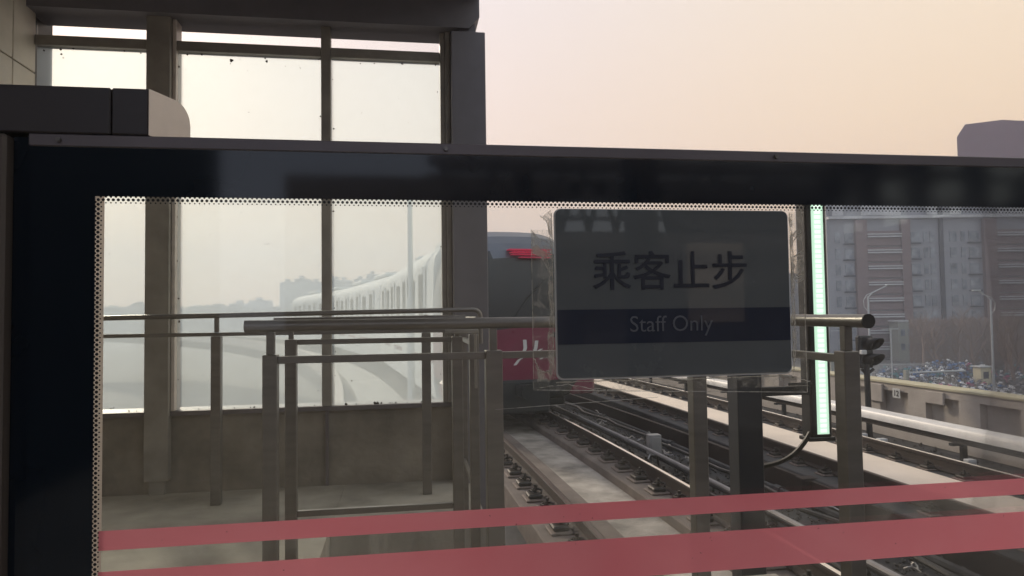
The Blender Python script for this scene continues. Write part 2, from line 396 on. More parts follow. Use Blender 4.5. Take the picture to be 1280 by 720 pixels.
# clutter: looped bonding wires and clips between the tracks
cl = []
def wireloop(x, y, z, r, lab):
    pts = []
    a0 = random.random()*6
    for k in range(14):
        a = a0 + k*.52; rr = r*(1+.3*math.sin(k*1.9))
        pts.append((x+rr*math.cos(a)*.6+k*.010, y+rr*math.sin(a), z+.03+.03*math.sin(k*.9)))
    return MB().tube(pts, .009, 5).build('bonding_wire', M['wire'], smooth=True)
M['wire'] = mat('tinned bonding wire', (.42,.40,.38), .35, .7, .2, 8)
for i in range(26):
    y = 5.2 + i*.62 + random.uniform(-.2,.2); off = random.uniform(1.75, 2.7)
    o = wireloop(c1(y)+off, y, -1.15, random.uniform(.06,.16), '')
    tag(o, 'loop of bare wire lying in the dark gap between the two tracks', 'wire', 'loose bonding wires between the tracks')
M['stone'] = mat('sooty rubble', (.05,.045,.042), .85, 0, .5, 30, col2=(.13,.115,.10))
st = MB()
for i in range(3800):
    y = 4.2 + 24*random.random()**1.35
    if random.random() < .78: x = c1(y)+random.uniform(1.2, 2.8)
    else: x = c2(y)+random.choice((random.uniform(1.18,1.5), random.uniform(1.8,2.9)))
    r = random.uniform(.012,.038); z = -1.195+r*.5
    a = random.random()*6.28; pts = []
    for (ux,uy,uz) in ((1,0,0),(0,1,0),(-1,0,0),(0,-1,0),(0,0,1),(0,0,-1)):
        q = r*random.uniform(.6,1.3); pts.append((x+q*(ux*math.cos(a)-uy*math.sin(a)), y+q*(ux*math.sin(a)+uy*math.cos(a)), z+q*uz*.8))
    st.add(pts, [(0,1,4),(1,2,4),(2,3,4),(3,0,4),(1,0,5),(2,1,5),(3,2,5),(0,3,5)])
tag(st.build('gravel', M['stone']), 'sooty gravel and grit scattered on the viaduct deck', 'gravel', kind='stuff')

def jbox(x, y, z0, w, h, lab, mt=None, legs=True):
    t = thing('junction_box', lab, 'junction box', (x, y, -1.2))
    part(MB().bevbox(x-w/2,x+w/2,y-w*.4,y+w*.4,z0,z0+h,.008), 'case', mt or M['gbox'], t)
    part(MB().bevbox(x-w*.38,x+w*.38,y-w*.4-.012,y-w*.4-.001,z0+h*.12,z0+h*.88,.004), 'lid', mt or M['gbox'], t)
    part(MB().bar((x-w*.3,y,-1.19),(x-w*.3,y,z0+.01),.03,.03).bar((x+w*.3,y,-1.19),(x+w*.3,y,z0+.01),.03,.03), 'bracket', M['black'], t)
    part(MB().tube([(x-w*.4,y-w*.3,z0+.03),(x-w*.8,y-w*.6,z0-.08),(x-w*1.3,y-w*.7,z0-.2),(x-w*1.6,y-w*.5,-1.16)],.012,5), 'lead', M['wire'], t)
jbox(3.39+.55, 10.7, -1.0, .20, .32, 'tall grey junction box standing between the two tracks')
jbox(7.80, 10.95, -.98, .11, .12, 'small white junction box on the far side of the far track, left of a pair', M['white'])
jbox(7.70, 10.35, -.98, .14, .14, 'small white junction box with a pale lead, beside the far conductor rail', M['white'])
jbox(7.82, 8.70, -.98, .13, .13, 'small white junction box nearest the camera, beyond the far rail', M['white'])
jbox(5.15+.0, 8.4, -1.1, .22, .20, 'squat dark box between the tracks behind the railing post', M['rust'])

# ------------------------------------------------------------------ parapet wall on the right
wall = thing('parapet_wall', 'long concrete parapet wall with sunk panels and yellowed coping beyond the far track', 'wall', (9.6, 9, -1.2))
WX = lambda y: c2(y) + 2.94
wb = MB()
zt = -.16
wb.sweep([(.13,-1.19),(.13,zt-.001),(.33,zt-.001),(.33,-1.19)], path(WX, 0, 5, 60))
wb.sweep([(0,zt-.14),(0,zt-.002),(.128,zt-.002),(.128,zt-.14)], path(WX, 0, 5, 60))
wb.sweep([(0,-1.19),(0,-.88),(.128,-.88),(.128,-1.19)], path(WX, 0, 5, 60))
y = 5.3
while y < 40:
    x = WX(y); x2 = WX(y+.44)
    wb.add([(x,y,-.879),(x2,y+.44,-.879),(x2+.127,y+.44,-.879),(x+.127,y,-.879),(x,y,zt-.141),(x2,y+.44,zt-.141),(x2+.127,y+.44,zt-.141),(x+.127,y,zt-.141)],
           [(3,2,1,0),(4,5,6,7),(0,1,5,4),(1,2,6,5),(2,3,7,6),(3,0,4,7)])
    y += 1.2
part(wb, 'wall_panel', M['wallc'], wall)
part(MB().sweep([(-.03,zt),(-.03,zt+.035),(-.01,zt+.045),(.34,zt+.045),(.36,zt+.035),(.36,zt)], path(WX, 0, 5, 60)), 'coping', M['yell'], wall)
y = 5.44
k = 0
while y < 24:
    x = WX(y)
    part(MB().box(x-.004,x+.02,y,y+.12,-.90,-.76), 'drain_hole', M['black'], wall); y += 1.2
# stepped blocks on the wall face
for (a, z0, z1) in ((11.05,-.42,-.20),(12.6,-.55,-.2)):
    x = WX(a); part(MB().bevbox(x-.05,x-.001,a-.22,a+.2,z0,z1,.01), 'buttress', M['wallc'], wall)
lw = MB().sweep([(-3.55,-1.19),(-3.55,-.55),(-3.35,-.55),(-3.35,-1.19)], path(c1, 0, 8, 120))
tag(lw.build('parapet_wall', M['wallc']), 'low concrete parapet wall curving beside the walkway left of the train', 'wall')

# number plate on the wall
def text(name, body, size, mt, parent, loc, rot=(R(90),0,0), bold=0, align='CENTER', ext=.0004, sx=1):
    c = bpy.data.curves.new(name, 'FONT'); c.body = body; c.size = size; c.offset = bold; c.extrude = ext; c.align_x = align; c.resolution_u = 4
    tmp = bpy.data.objects.new(name, c); C.objects.link(tmp)
    bpy.context.view_layer.update()
    me = bpy.data.meshes.new_from_object(tmp.evaluated_get(bpy.context.evaluated_depsgraph_get()))
    bpy.data.objects.remove(tmp)
    me.transform(Matrix.Diagonal((sx,1,1,1)))
    me.materials.clear(); me.materials.append(mt); me.name = name
    o = bpy.data.objects.new(name, me); C.objects.link(o); o.rotation_euler = rot; o.location = loc
    if parent: o.parent = parent; o.location = Vector(loc) - Vector(parent.location)
    return o
py = 12.0; px = WX(py)-.03
np_ = thing('number_plate', 'small white plate reading 12 on the parapet wall', 'sign', (px, py, -.33))
part(MB().box(px-.006,px,py-.10,py+.10,-.42,-.24), 'plate', M['white'], np_)
text('digits', '12', .15, M['black'], np_, (px-.010, py, -.385), rot=(R(90),0,R(-90)), bold=.003)

# ------------------------------------------------------------------ dwarf railway signal
sx, sy = 8.50, 11.78
sg = thing('railway_signal', 'black two lamp railway signal on a thin post before the parapet wall', 'signal', (sx, sy, -1.2))
part(MB().tube([(sx+.02,sy,-1.19),(sx+.0,sy,.26)],.055,10).bevbox(sx-.12,sx+.12,sy-.12,sy+.12,-1.19,-1.15,.01), 'post', M['black'], sg, smooth=False)
part(MB().bevbox(sx-.16,sx+.15,sy-.02,sy+.10,.18,.78,.03), 'backplate', M['black'], sg)
for i, z in enumerate((.63,.34)):
    hd = MB(); n = 14; L = .26
    vs = []; fs = []
    for j in range(2):
        for k in range(n): a = 2*math.pi*k/n; rr=.115; vs.append((sx+.02+rr*math.cos(a)+j*.10, sy-.02-j*L*(.55+.45*math.sin(a)), z+rr*math.sin(a)))
    for k in range(n): fs.append((k,(k+1)%n,n+(k+1)%n,n+k))
    hd.add(vs, fs)
    h = part(hd, 'hood', M['black'], sg, smooth=True); md = h.modifiers.new('s','SOLIDIFY'); md.thickness = .01
    part(MB().disc(sx+.03, sy-.025, z, .09, 16), 'lens', M['tglass'], sg)
part(MB().bevbox(sx-.16,sx-.05,sy-.10,sy-.03,.44,.52,.01), 'marker', M['white'], sg)
part(MB().tube([(sx-.1,sy,.16),(sx+.0,sy,.06),(sx+.14,sy,.16)],.03,8), 'yoke', M['black'], sg)

# ------------------------------------------------------------------ train
def cross(wd, zt, zb=-.42, zs=None):
    """half-profile loop of a carriage section"""
    zs = zs if zs is not None else zt-.75
    pts = [(-wd*.96, zb), (-wd, zb+.35), (-wd, zb+1.2), (-wd*.985, zs)]
    for k in range(1, 7):
        a = math.pi*k/7/2; pts.append((-wd*(.985*math.cos(a)**.8 if k<7 else 0), zs+(zt-zs)*math.sin(a)**.9))
    pts.append((-.001, zt))
    return pts + [(-x, z) for (x, z) in pts[::-1]]
LEN = 14.6
def car_frame(y):
    x = c1(y); yy = y
    # chord of fixed length LEN along curve
    s = 0; cy_ = y
    while math.hypot(c1(cy_)-x, cy_-y) < LEN: cy_ += .05
    return Vector((x, y, 0)), Vector((c1(cy_), cy_, 0)), cy_
tr = thing('metro_train', 'silver metro train with a red and black cab curving away past the platform end', 'train', (c1(13.1), 13.1, ZR))
y = 13.1
ORG = Vector(tr.location)
for ci in range(3):
    a, b, yn = car_frame(y)
    dirv = (b-a).normalized(); ang = math.atan2(-dirv.x, dirv.y)
    W = 1.50; L0 = 1.25 if ci == 0 else .15; L1 = LEN-.22
    body = MB(); pr = cross(W, 3.0); n = len(pr)
    vs = [(x, yy, z) for yy in (L0, L1) for (x, z) in pr]
    body.add(vs, [(k,(k+1)%n,n+(k+1)%n,n+k) for k in range(n)] + [tuple(range(n))[::-1], tuple(n+k for k in range(n))])
    o = body.build('carriage', M['train'], tr, smooth=True); o.location = a - ORG + Vector((0,0,0)); o.location.z = -ORG.z; o.rotation_euler = (0,0,ang)
    def sub(mb, nm, mt, smooth=False):
        q = mb.build(nm, mt, o, smooth=smooth); return q
    # doors and windows on both sides
    xs = W+.003
    nd = 4; pitch = (L1-L0)/nd
    for s in (-1, 1):
        for k in range(nd):
            yc = L0 + pitch*(k+.5)
            x0, x1 = sorted((s*xs, s*(xs+.012)))
            sub(MB().box(x0,x1,yc-.62,yc+.62,-.05,2.35), 'door', M['train'])
            x0, x1 = sorted((s*(xs+.012), s*(xs+.02)))
            sub(MB().box(x0,x1,yc-.34,yc-.04,.9,2.2).box(x0,x1,yc+.04,yc+.34,.9,2.2), 'door_glass', M['twin'])
            if k < nd-1:
                x0, x1 = sorted((s*xs, s*(xs+.01)))
                sub(MB().box(x0,x1,yc+pitch/2-.36,yc+pitch/2+.36,1.0,2.15), 'window', M['twin'])
        x0, x1 = sorted((s*xs, s*(xs+.008)))
        sub(MB().box(x0,x1,L0+.01,L1-.01,.30,.40), 'stripe', M['tred'])
    # roof pods
    for yc in (LEN*.28, LEN*.72):
        sub(MB().bevbox(-.75,.75,yc-1.5,yc+1.5,2.95,3.16,.06), 'roof_unit', M['train'])
    sub(MB().bevbox(-1.2,1.2,.9 if ci==0 else 1.0,L1-.8,-.62,-.43,.05), 'underframe', M['tdark'])
    for yb in (2.6, L1-2.4):
        bg = MB()
        for s in (-.72,.72):
            for dy in (-.9,.9): bg.tube([(s-.06,yb+dy,ZR+.42),(s+.06,yb+dy,ZR+.42)],.42,16)
            bg.bevbox(s-.10+.15*(1 if s>0 else -1),s+.10+.15*(1 if s>0 else -1),yb-1.3,yb+1.3,ZR+.35,ZR+.62,.04)
        sub(bg, 'bogie', M['tdark'])
    sub(MB().bevbox(-1.15,1.15,L1+.002,LEN+.13,-.25,2.6,.05), 'gangway', M['tdark'])
    if ci == 0:
        # lofted nose, split by height into red bumper, black windscreen mask and silver dome
        secs = []
        for (yy, wd, zt_, zb) in ((0,1.16,2.36,-.25),(.06,1.27,2.52,-.34),(.18,1.36,2.66,-.38),(.40,1.43,2.82,-.41),(.75,1.48,2.94,-.42),(1.25,1.50,3.0,-.42)):
            loop = []
            N_ = 112
            for k in range(N_):
                t = 2*math.pi*k/N_
                ex = .55; cxv = math.copysign(abs(math.cos(t))**ex, math.cos(t)); cz = math.copysign(abs(math.sin(t))**(.62 if math.sin(t)>0 else .3), math.sin(t))
                zm = .9; x = wd*cxv; z = zm + (zt_-zm)*cz if cz > 0 else zm + (zm-zb)*cz
                loop.append((x, yy - .0 + .10*max(0,(z-.9))*(1-yy/1.25)*.9, z))
            secs.append(loop)
        groups = {'dark': MB(), 'red': MB(), 'glass': MB(), 'silver': MB()}
        N_ = 112
        def cls(z, yy):
            if z < .02: return 'dark'
            if z < 1.12: return 'red'
            if z < 2.42 and yy < .75: return 'glass'
            return 'silver'
        for i in range(len(secs)-1):
            for k in range(N_):
                q = [secs[i][k], secs[i][(k+1)%N_], secs[i+1][(k+1)%N_], secs[i+1][k]]
                z = sum(v[2] for v in q)/4; yy = sum(v[1] for v in q)/4
                groups[cls(z, yy)].add(q, [(0,1,2,3)])
        # front face strips: rows of the first section between heights
        f0 = secs[0]; left = sorted([v for v in f0 if v[0] < 0], key=lambda v: v[2]); right = sorted([v for v in f0 if v[0] > 0], key=lambda v: v[2])
        m_ = min(len(left), len(right))
        for i in range(m_-1):
            q = [left[i], right[i], right[i+1], left[i+1]]; z = sum(v[2] for v in q)/4
            groups['dark' if z < 0 else 'red' if z < 1.1 else 'glass'].add(q, [(0,1,2,3)])
        cab = sub(groups['red'], 'cab_front', M['tred'], True); cab['label'] = 'deep red lower cab front'
        sub(groups['dark'], 'lower_apron', M['tdark'], True)
        sub(groups['glass'], 'windscreen', M['tglass'], True)
        sub(groups['silver'], 'cab_roof', M['troof'], True)
        # display, wipers, lamps, emblem strokes, coupler
        sub(MB().box(-.22,.62,-.05,.2,2.50,2.52).box(-.16,.62,-.05,.2,2.41,2.425).box(.0,.62,-.05,.2,2.355,2.37), 'destination_display', M['redled'])
        dm = MB()
        for k in range(26): dm.box(-.18+k*.03,-.18+k*.03+.018,-.05,.2,2.45,2.475 if k%3 else 2.465)
        sub(dm, 'display_text', M['redled'])
        em = MB()
        def stroke(pts, wd_):
            for p, q in zip(pts[:-1], pts[1:]):
                em.add([(p[0]-wd_,-.012,p[1]),(p[0]+wd_,-.012,p[1]),(q[0]+wd_,-.012,q[1]),(q[0]-wd_,-.012,q[1])], [(0,1,2,3)])
        stroke([(.02,.50),(.07,.62),(.06,.78)],.035); stroke([(.24,.52),(.28,.62),(.30,.76)],.035)
        stroke([(.07,.50),(.16,.56),(.26,.52),(.40,.60)],.03); stroke([(-.14,.30),(-.06,.40),(.02,.44),(.12,.44)],.03); stroke([(.36,.40),(.44,.44),(.52,.42)],.03)
        sub(em, 'emblem', M['white'])
        for s in (-1, 1): sub(MB().bevbox(s*.78-.16,s*.78+.16,-.03,.02,.82,.92,.01), 'headlamp', M['tglass'])
        sub(MB().bevbox(-.55,.55,-.06,.5,-.62,.02,.05).bevbox(-.14,.14,-.42,0,-.28,-.06,.03).tube([(0,-.5,-.17),(0,-.40,-.17)],.15,12), 'coupler', M['tdark'])
        sub(MB().bevbox(-1.50,-.98,.02,.6,-.30,.02,.05).bevbox(.98,1.50,.02,.6,-.30,.02,.05), 'skirt', M['tred'])
        sub(MB().tube([(-.2,-.03,1.12),(.1,-.03,1.55),(.45,-.03,1.9)],.012,5), 'wiper', M['tdark'])
    y = yn

# ------------------------------------------------------------------ mast left of the train
mp_ = thing('lamp_post', 'tall pale pole seen through the dusty glass left of the train', 'lamp post', (.17, 16, -1.2))
part(MB().tube([(.17,16,-1.19),(.17,16,1.7),(.17,16,1.71),(.17,16,4.5)],[.085,.082,.062,.055],12), 'pole', M['lamp'], mp_, smooth=True)
part(MB().tube([(.17,16,4.5),(.17,16,4.62)],[.14,.10],12), 'lamp_head', M['lamp'], mp_)
part(MB().bevbox(.02,.32,15.85,16.15,-1.19,-1.12,.01), 'base_plate', M['lamp'], mp_)

# ------------------------------------------------------------------ platform floor and shelter
f = MB()
f.box(-2.7,-.44,-9,5.39,-.25,0)
f.box(-.438,.50,4.30,5.39,-.25,-.002)
f.box(-.438,1.75,-9,3.14,-.25,-.002)
tag(f.build('platform_floor', M['floor']), kind='structure')
s_ = MB()
for k in range(4): s_.box(-.43,.49,4.29-(k+1)*.27,4.29-k*.27-.002,-1.19,-.20*(k+1))
tag(s_.build('track_steps', M['conc']), 'dark concrete steps down to track level below the railing gate', 'steps')

YW = 5.40
sh = thing('station_shelter', 'window wall of the station shelter with dusty panes, grey columns and deep roof beam', 'shelter', (-1, YW, 0))
part(MB().box(-2.6,.40,YW,YW+.20,-.2,.555), 'low_wall', M['conc'], sh)
part(MB().box(-2.6,.385,YW-.035,YW+.22,.557,.59), 'sill', M['alum'], sh)
part(MB().bevbox(-1.832,-1.668,YW-.075,YW+.12,.10,3.70,.004).box(-1.80,-1.70,YW-.05,YW-.002,0,.099), 'column', M['alum2'], sh)
part(MB().bevbox(-1.666,-1.640,YW-.03,YW+.10,.592,3.70,.003), 'lit_column_edge', M['beige'], sh)  # column's lit side face, put in as a pale strip
part(MB().bevbox(-.604,-.534,YW-.03,YW+.06,.592,3.48,.003), 'mullion', M['alum2'], sh)
part(MB().bar((-.569,YW-.012,0),(-.569,YW-.012,.555),.022,.022), 'joint_cover', M['alum'], sh)
part(MB().bevbox(.300,.335,YW-.02,YW+.08,.592,3.48,.003).bevbox(.338,.375,YW-.05,YW+.08,.592,3.48,.003), 'end_frame', M['alum2'], sh)
tx = MB()
for (a, b) in ((-2.598,-1.834),(-1.638,-.606),(-.532,.298)): tx.bevbox(a,b,YW-.028,YW+.05,3.238,3.312,.003)
part(tx, 'transom', M['alum2'], sh)
part(MB().bevbox(.380,.640,YW-.16,YW+.10,-.2,3.435,.005), 'end_post', M['beam'], sh)
part(MB().bevbox(.44,.575,YW-.10,YW+.06,3.437,3.75,.005), 'post_neck', M['beam'], sh)
# roof beam with chamfered end, fascia and ceiling
bm_ = MB(); pr = [(-2.7,3.47),(.52,3.47),(.60,3.56),(.60,4.20),(-2.7,4.20)]; n = 5
bm_.add([(x,YW-.14,z) for x,z in pr]+[(x,YW+.20,z) for x,z in pr], [(0,1,2,3,4),(9,8,7,6,5)]+[(k,(k+1)%5,5+(k+1)%5,5+k) for k in range(5)])
part(bm_, 'roof_beam', M['beam'], sh)
part(MB().box(-2.7,.54,-2.5,YW-.145,3.98,4.20).box(.46,.60,-2.5,YW-.142,3.72,4.20), 'roof', M['beam'], sh)
for (a, b) in ((-2.598,-1.834),(-1.639,-.606),(-.532,.298)):
    p_ = part(MB().add([(a-.004,YW+.02,.588),(b+.004,YW+.02,.588),(b+.004,YW+.02,3.24),(a-.004,YW+.02,3.24)],[(0,1,2,3)]), 'dusty_pane', M['dusty'], sh)
    part(MB().box(a-.004,b+.004,YW+.02,YW+.0215,3.308,3.474), 'top_light', M['clear'], sh)
    # rust and flaking sealant along the pane edges
    sb = MB()
    for k in range(26):
        e_ = random.choice('lrtb'); t_ = random.random(); r_ = random.uniform(.003,.009)*(1.6 if random.random()<.15 else 1)
        if e_ == 't': x, z = a+(b-a)*t_, 3.236-abs(random.gauss(0,.03))
        elif e_ == 'b': x, z = a+(b-a)*t_, .596
        elif e_ == 'l': x, z = a+abs(random.gauss(0,.012)), .6+2.6*t_
        else: x, z = b-abs(random.gauss(0,.012)), .6+2.6*t_
        nn = 7; sb.add([(x+r_*random.uniform(.5,1.2)*math.cos(6.283*q/nn), YW+.012, z+r_*random.uniform(.5,1.3)*math.sin(6.283*q/nn)) for q in range(nn)]
                       +[(x+r_*.6*math.cos(6.283*q/nn), YW+.0195, z+r_*.6*math.sin(6.283*q/nn)) for q in range(nn)],
                       [tuple(range(nn))]+[(q,(q+1)%nn,nn+(q+1)%nn,nn+q) for q in range(nn)])
    q = part(sb, 'sealant', M['rust'], sh)

# side wall with beige cladding
sw = thing('clad_wall', 'side wall clad in beige metal panels at the left end of the window wall', 'wall', (-2.65, 2, 0))
part(MB().box(-2.8,-2.63,-9,YW+.3,-.2,3.9), 'backing', M['black'], sw)
yy = 5.395
segs = [(5.108,5.395)] + [(5.10-1.2*(k+1)+.008, 5.10-1.2*k) for k in range(6)]
for (a, b) in segs:
    for (z0, z1) in ((.02,1.0),(1.01,2.02),(2.03,3.03),(3.04,3.9)):
        part(MB().bevbox(-2.628,-2.600,a,b,z0,z1,.004), 'cladding_panel', M['clad'], sw)

# unseen canopy and hall behind the camera, added for shade and glass reflections
ca = thing('shade_canopy', 'unseen steel truss canopy behind the viewer, added to shade the facing surfaces', 'canopy', (4, -5, 0))
cm = MB()
for k in range(9): 
    yb = -20+k*2.4; cm.box(.62,14,yb,yb+.5,4.9,5.1)
part(cm, 'roof_panel', M['beam'], ca)
tm = MB()
for k in range(6):
    yb = -17+k*3.1
    tm.tube([(.7,yb,4.7),(14,yb,4.7)],.07,6); tm.tube([(.7,yb,3.9),(14,yb,3.9)],.07,6)
    for j in range(8):
        x = .7+j*1.6; tm.tube([(x,yb,4.7),(x+.8,yb,3.9),(x+1.6,yb,4.7)],.05,6)
part(tm, 'truss', M['beam'], ca)
for x in (2.2, 12.5):
    for yb in (-17.0,-10.8,-4.6): part(MB().tube([(x,yb,-.2),(x,yb,3.9)],.16,12), 'column', M['beam'], ca)
hb = thing('reflected_hall', 'unseen hall end wall with open truss gable behind the viewer, added for shade and reflections', 'building', (3, -15.2, 0))  # out of view: darkens the facing side, openings shaped for the sign's reflection
part(MB().box(-2.7,3.9,-15.4,-15.05,-.2,4.6).box(3.9,6.7,-15.4,-15.05,-.2,3.30).box(6.7,10.9,-15.4,-15.05,-.2,4.4), 'wall', M['beam'], hb)
tz = MB()
for j in range(4): tz.tube([(3.9+j*.7,-15.2,3.3),(4.25+j*.7,-15.2,4.6)],.07,6).tube([(4.25+j*.7,-15.2,4.6),(4.6+j*.7,-15.2,3.3)],.07,6)
part(tz, 'gable_truss', M['black'], hb)
part(MB().box(7.1,8.6,-15.04,-15.0,1.0,3.0), 'reflected_panel', M['beige'], hb)  # panel added for the brown patch reflected in the sign
op = thing('reflection_screen', 'unseen dark slotted screen behind the viewer, added for its reflection in the navy border', 'screen', (11, -8, 0))  # unseen, added so sky gaps between its bars reflect in the border
sc2 = MB().box(10.9,11.1,-15,-1.0,-1.2,3.15).box(10.9,11.1,-15,-1.0,4.7,5.2)
for j in range(10): sc2.box(10.92,11.08,-15+j*1.5,-14.45+j*1.5,3.15,4.7)
part(sc2, 'frame', M['beam'], op)

# ------------------------------------------------------------------ railings
def railing(name, label, cat, loc): return thing(name, label, cat, loc, 'steel railings at the platform end')
Z_T = 1.212
# L-shaped front railing
fr = railing('guard_railing', 'L-shaped steel guard railing with thick round handrail, nearest behind the glass', 'railing', (-.55, 3.0, 0))
hr = MB(); hr.tube([(-.645,3.0,Z_T+.008),(1.58,3.0,Z_T+.004),(1.622,2.985,Z_T+.003),(1.63,2.94,Z_T+.002),(1.63,2.245,Z_T)],.0245,18)
part(hr, 'handrail', M['steel'], fr, smooth=True)
part(MB().tube([(1.63,2.244,Z_T),(1.63,2.239,Z_T)],.0262,18), 'end_cap', M['black'], fr)
for (x, y, w_) in ((-.542,3.0,.058),(.385,3.0,.072),(1.315,3.0,.066),(1.63,2.37,.064)):
    part(MB().bevbox(x-w_/2,x+w_/2,y-w_/2,y+w_/2,0,1.10,.003), 'post', M['steel'], fr)
    part(MB().bevbox(x-.016,x+.016,y-.016,y+.016,1.101,Z_T-.018,.002), 'stem', M['steel'], fr)
part(MB().bevbox(-.512,.348,2.983,3.017,1.063,1.093,.002).bevbox(.422,1.281,2.983,3.017,1.063,1.093,.002).bevbox(1.349,1.66,2.983,3.017,1.060,1.090,.002).bevbox(1.613,1.647,2.403,2.982,1.056,1.086,.002), 'mid_rail', M['steel'], fr)
# gate behind it
gt = railing('railing_gate', 'rectangular steel gate frame with a low bottom bar, between the front and rear railings', 'gate', (-.52, 3.4, 0))
part(MB().tube([(-.60,3.4,1.236),(.30,3.4,1.238)],.018,12), 'handrail', M['steel'], gt, smooth=True)
for x in (-.522,.258):
    part(MB().bevbox(x-.026,x+.026,3.376,3.424,.0 if x<0 else -.4,1.150,.003), 'post', M['steel'], gt)
    part(MB().bevbox(x-.011,x+.011,3.389,3.411,1.151,1.222,.002), 'stem', M['steel'], gt)
part(MB().bevbox(-.495,.231,3.386,3.414,1.125,1.149,.002), 'top_rail', M['steel'], gt)
part(MB().bevbox(-.495,.231,3.386,3.414,.325,.352,.002), 'bottom_bar', M['steel'], gt)
part(MB().bevbox(.20,.36,3.35,3.37,1.165,1.185,.003).bevbox(.34,.352,3.352,3.368,.9,1.164,.002), 'latch', M['alum2'], gt)
# rear railing along window wall
rr = railing('rear_railing', 'thin steel railing in front of the window wall with a bent right end', 'railing', (-1.2, 5.0, 0))
pts = [(-2.55,5.0,1.262),(-1.2,5.0,1.276),(.50,5.0,1.295)] + [(.50+.05*math.sin(a), 5.0, 1.245+.05*math.cos(a)) for a in (.4,.8,1.2,1.57)] + [(.55,5.0,1.05)]
part(MB().tube(pts,.017,12), 'handrail', M['steel'], rr, smooth=True)
part(MB().bevbox(-2.55,.50,4.99,5.01,1.135,1.160,.002), 'mid_rail', M['steel'], rr)
for x in (-2.38,-1.257,.160):
    part(MB().bevbox(x-.032,x+.032,4.97,5.03,0,1.134,.003), 'post', M['steel'], rr)
    part(MB().bevbox(x-.015,x+.015,4.99,5.01,1.161,1.262,.002), 'stem', M['steel'], rr)
# side railing towards the wall
sr = railing('side_railing', 'short steel railing running back beside the end post of the shelter', 'railing', (.36, 4.0, 0))
for (x, y) in ((.372,3.72),(.385,4.55)):
    part(MB().bevbox(x-.025,x+.025,y-.025,y+.025,-.3 if y<4 else 0,1.15,.003), 'post', M['steel'], sr)
    part(MB().bevbox(x-.012,x+.012,y-.012,y+.012,1.151,1.218,.002), 'stem', M['steel'], sr)
part(MB().tube([(.365,3.45,1.232),(.39,4.9,1.232)],.016,10), 'handrail', M['steel'], sr, smooth=True)
part(MB().bar((.373,3.75,1.1),(.385,4.52,1.1),.02,.025).bar((.373,3.75,.32),(.385,4.52,.32),.02,.025), 'rail', M['steel'], sr)

# ------------------------------------------------------------------ LED marker light and its post
lp = thing('stop_marker_light', 'vertical black light housing with a glowing green white strip, beside a dark post', 'light', (1.87, 3.6, -1.2))
part(MB().bevbox(1.782,1.925,3.54,3.66,-1.19,1.06,.004), 'post', M['post2'], lp)
part(MB().bevbox(1.926,2.235,3.58,3.62,.785,.835,.004).bevbox(2.10,2.24,3.57,3.578,.84,.856,.002), 'arm', M['black'], lp)
ho = MB().bevbox(2.236,2.366,3.585,3.68,.545,1.98,.008).bevbox(2.22,2.382,3.58,3.685,.525,.548,.004)
house = part(ho, 'housing', M['ledcase'], lp)
part(MB().box(2.272,2.342,3.5795,3.584,.565,1.965), 'light_strip', M['led'], lp)
lc = MB()
for k in range(50): lc.bevbox(2.288,2.326,3.576,3.579,.575+k*.0278,.575+k*.0278+.019,.0012)
part(lc, 'led_chips', M['ledc'], lp)
cbp = []
for k in range(13):
    t = k/12; P = [Vector((2.24,3.6,.575)),Vector((2.17,3.62,.44)),Vector((2.10,3.66,.37)),Vector((1.95,3.9,.33))]
    cbp.append((1-t)**3*P[0]+3*(1-t)**2*t*P[1]+3*(1-t)*t*t*P[2]+t**3*P[3])
part(MB().tube(cbp,.014,8), 'power_cable', M['cable'], lp, smooth=True)

# ------------------------------------------------------------------ platform barrier (nearest thing)
YB = .80
pb = thing('platform_barrier', 'platform edge barrier with navy glass border, dotted edge and two red stripes', 'barrier', (.2, YB, 0))
gx0, gx1, gz1 = -.3245, 1.5, 1.3835
part(MB().box(-.388,1.5,YB,YB+.010,.10,1.436), 'glass_pane', M['glass'], pb)
# printed navy border on the front face of the glass
part(MB().box(-.388,gx0,YB-.0022,YB-.0010,.10,1.436).box(gx0,1.5,YB-.0022,YB-.0010,gz1,1.436), 'navy_border', M['navy'], pb)
dm = MB(); P_ = .0050; yd = YB-.0016
nx = int((1.5-gx0)/P_)
for k in range(nx):
    x = gx0+.0030+k*P_
    dm.disc(x, yd, gz1-.0037, .00165, 10); dm.disc(x+P_/2, yd, gz1-.0069, .00085, 8); dm.disc(x+P_/2, yd, gz1-.0003, .0013, 8)
for k in range(1, 110):
    z = gz1-.0037-k*P_
    dm.disc(gx0+.0030, yd, z, .00165, 10); dm.disc(gx0+.0060, yd, z+P_/2, .00085, 8); dm.disc(gx0+.0002, yd, z+P_/2, .0013, 8)
o = part(dm, 'dotted_edge', M['dots'], pb)
md = o.modifiers.new('s', 'SOLIDIFY'); md.thickness = .0003
part(MB().add([(-.3185,YB-.0012,1.0085),(1.5,YB-.0012,1.0085),(1.5,YB-.0012,1.0290),(-.3185,YB-.0012,1.0290)],[(0,1,2,3)]), 'red_stripe', M['redfilm'], pb)
part(MB().add([(-.3185,YB-.0012,.9400),(1.5,YB-.0012,.9400),(1.5,YB-.0012,.9865),(-.3185,YB-.0012,.9865)],[(0,1,2,3)]), 'red_stripe', M['redfilm'], pb)
part(MB().add([(-.3185,YB-.0011,.9867),(1.5,YB-.0011,.9867),(1.5,YB-.0011,1.0083),(-.3185,YB-.0011,1.0083)],[(0,1,2,3)]), 'smeared_residue', M['smear'], pb)
part(MB().bevbox(-.390,1.5,YB-.003,YB+.030,1.4365,1.4495,.001), 'cap_rail', M['alum'], pb)
part(MB().bevbox(-.345,-.3352,YB+.012,YB+.05,.1,1.40,.001), 'rear_trim', M['beige'], pb)
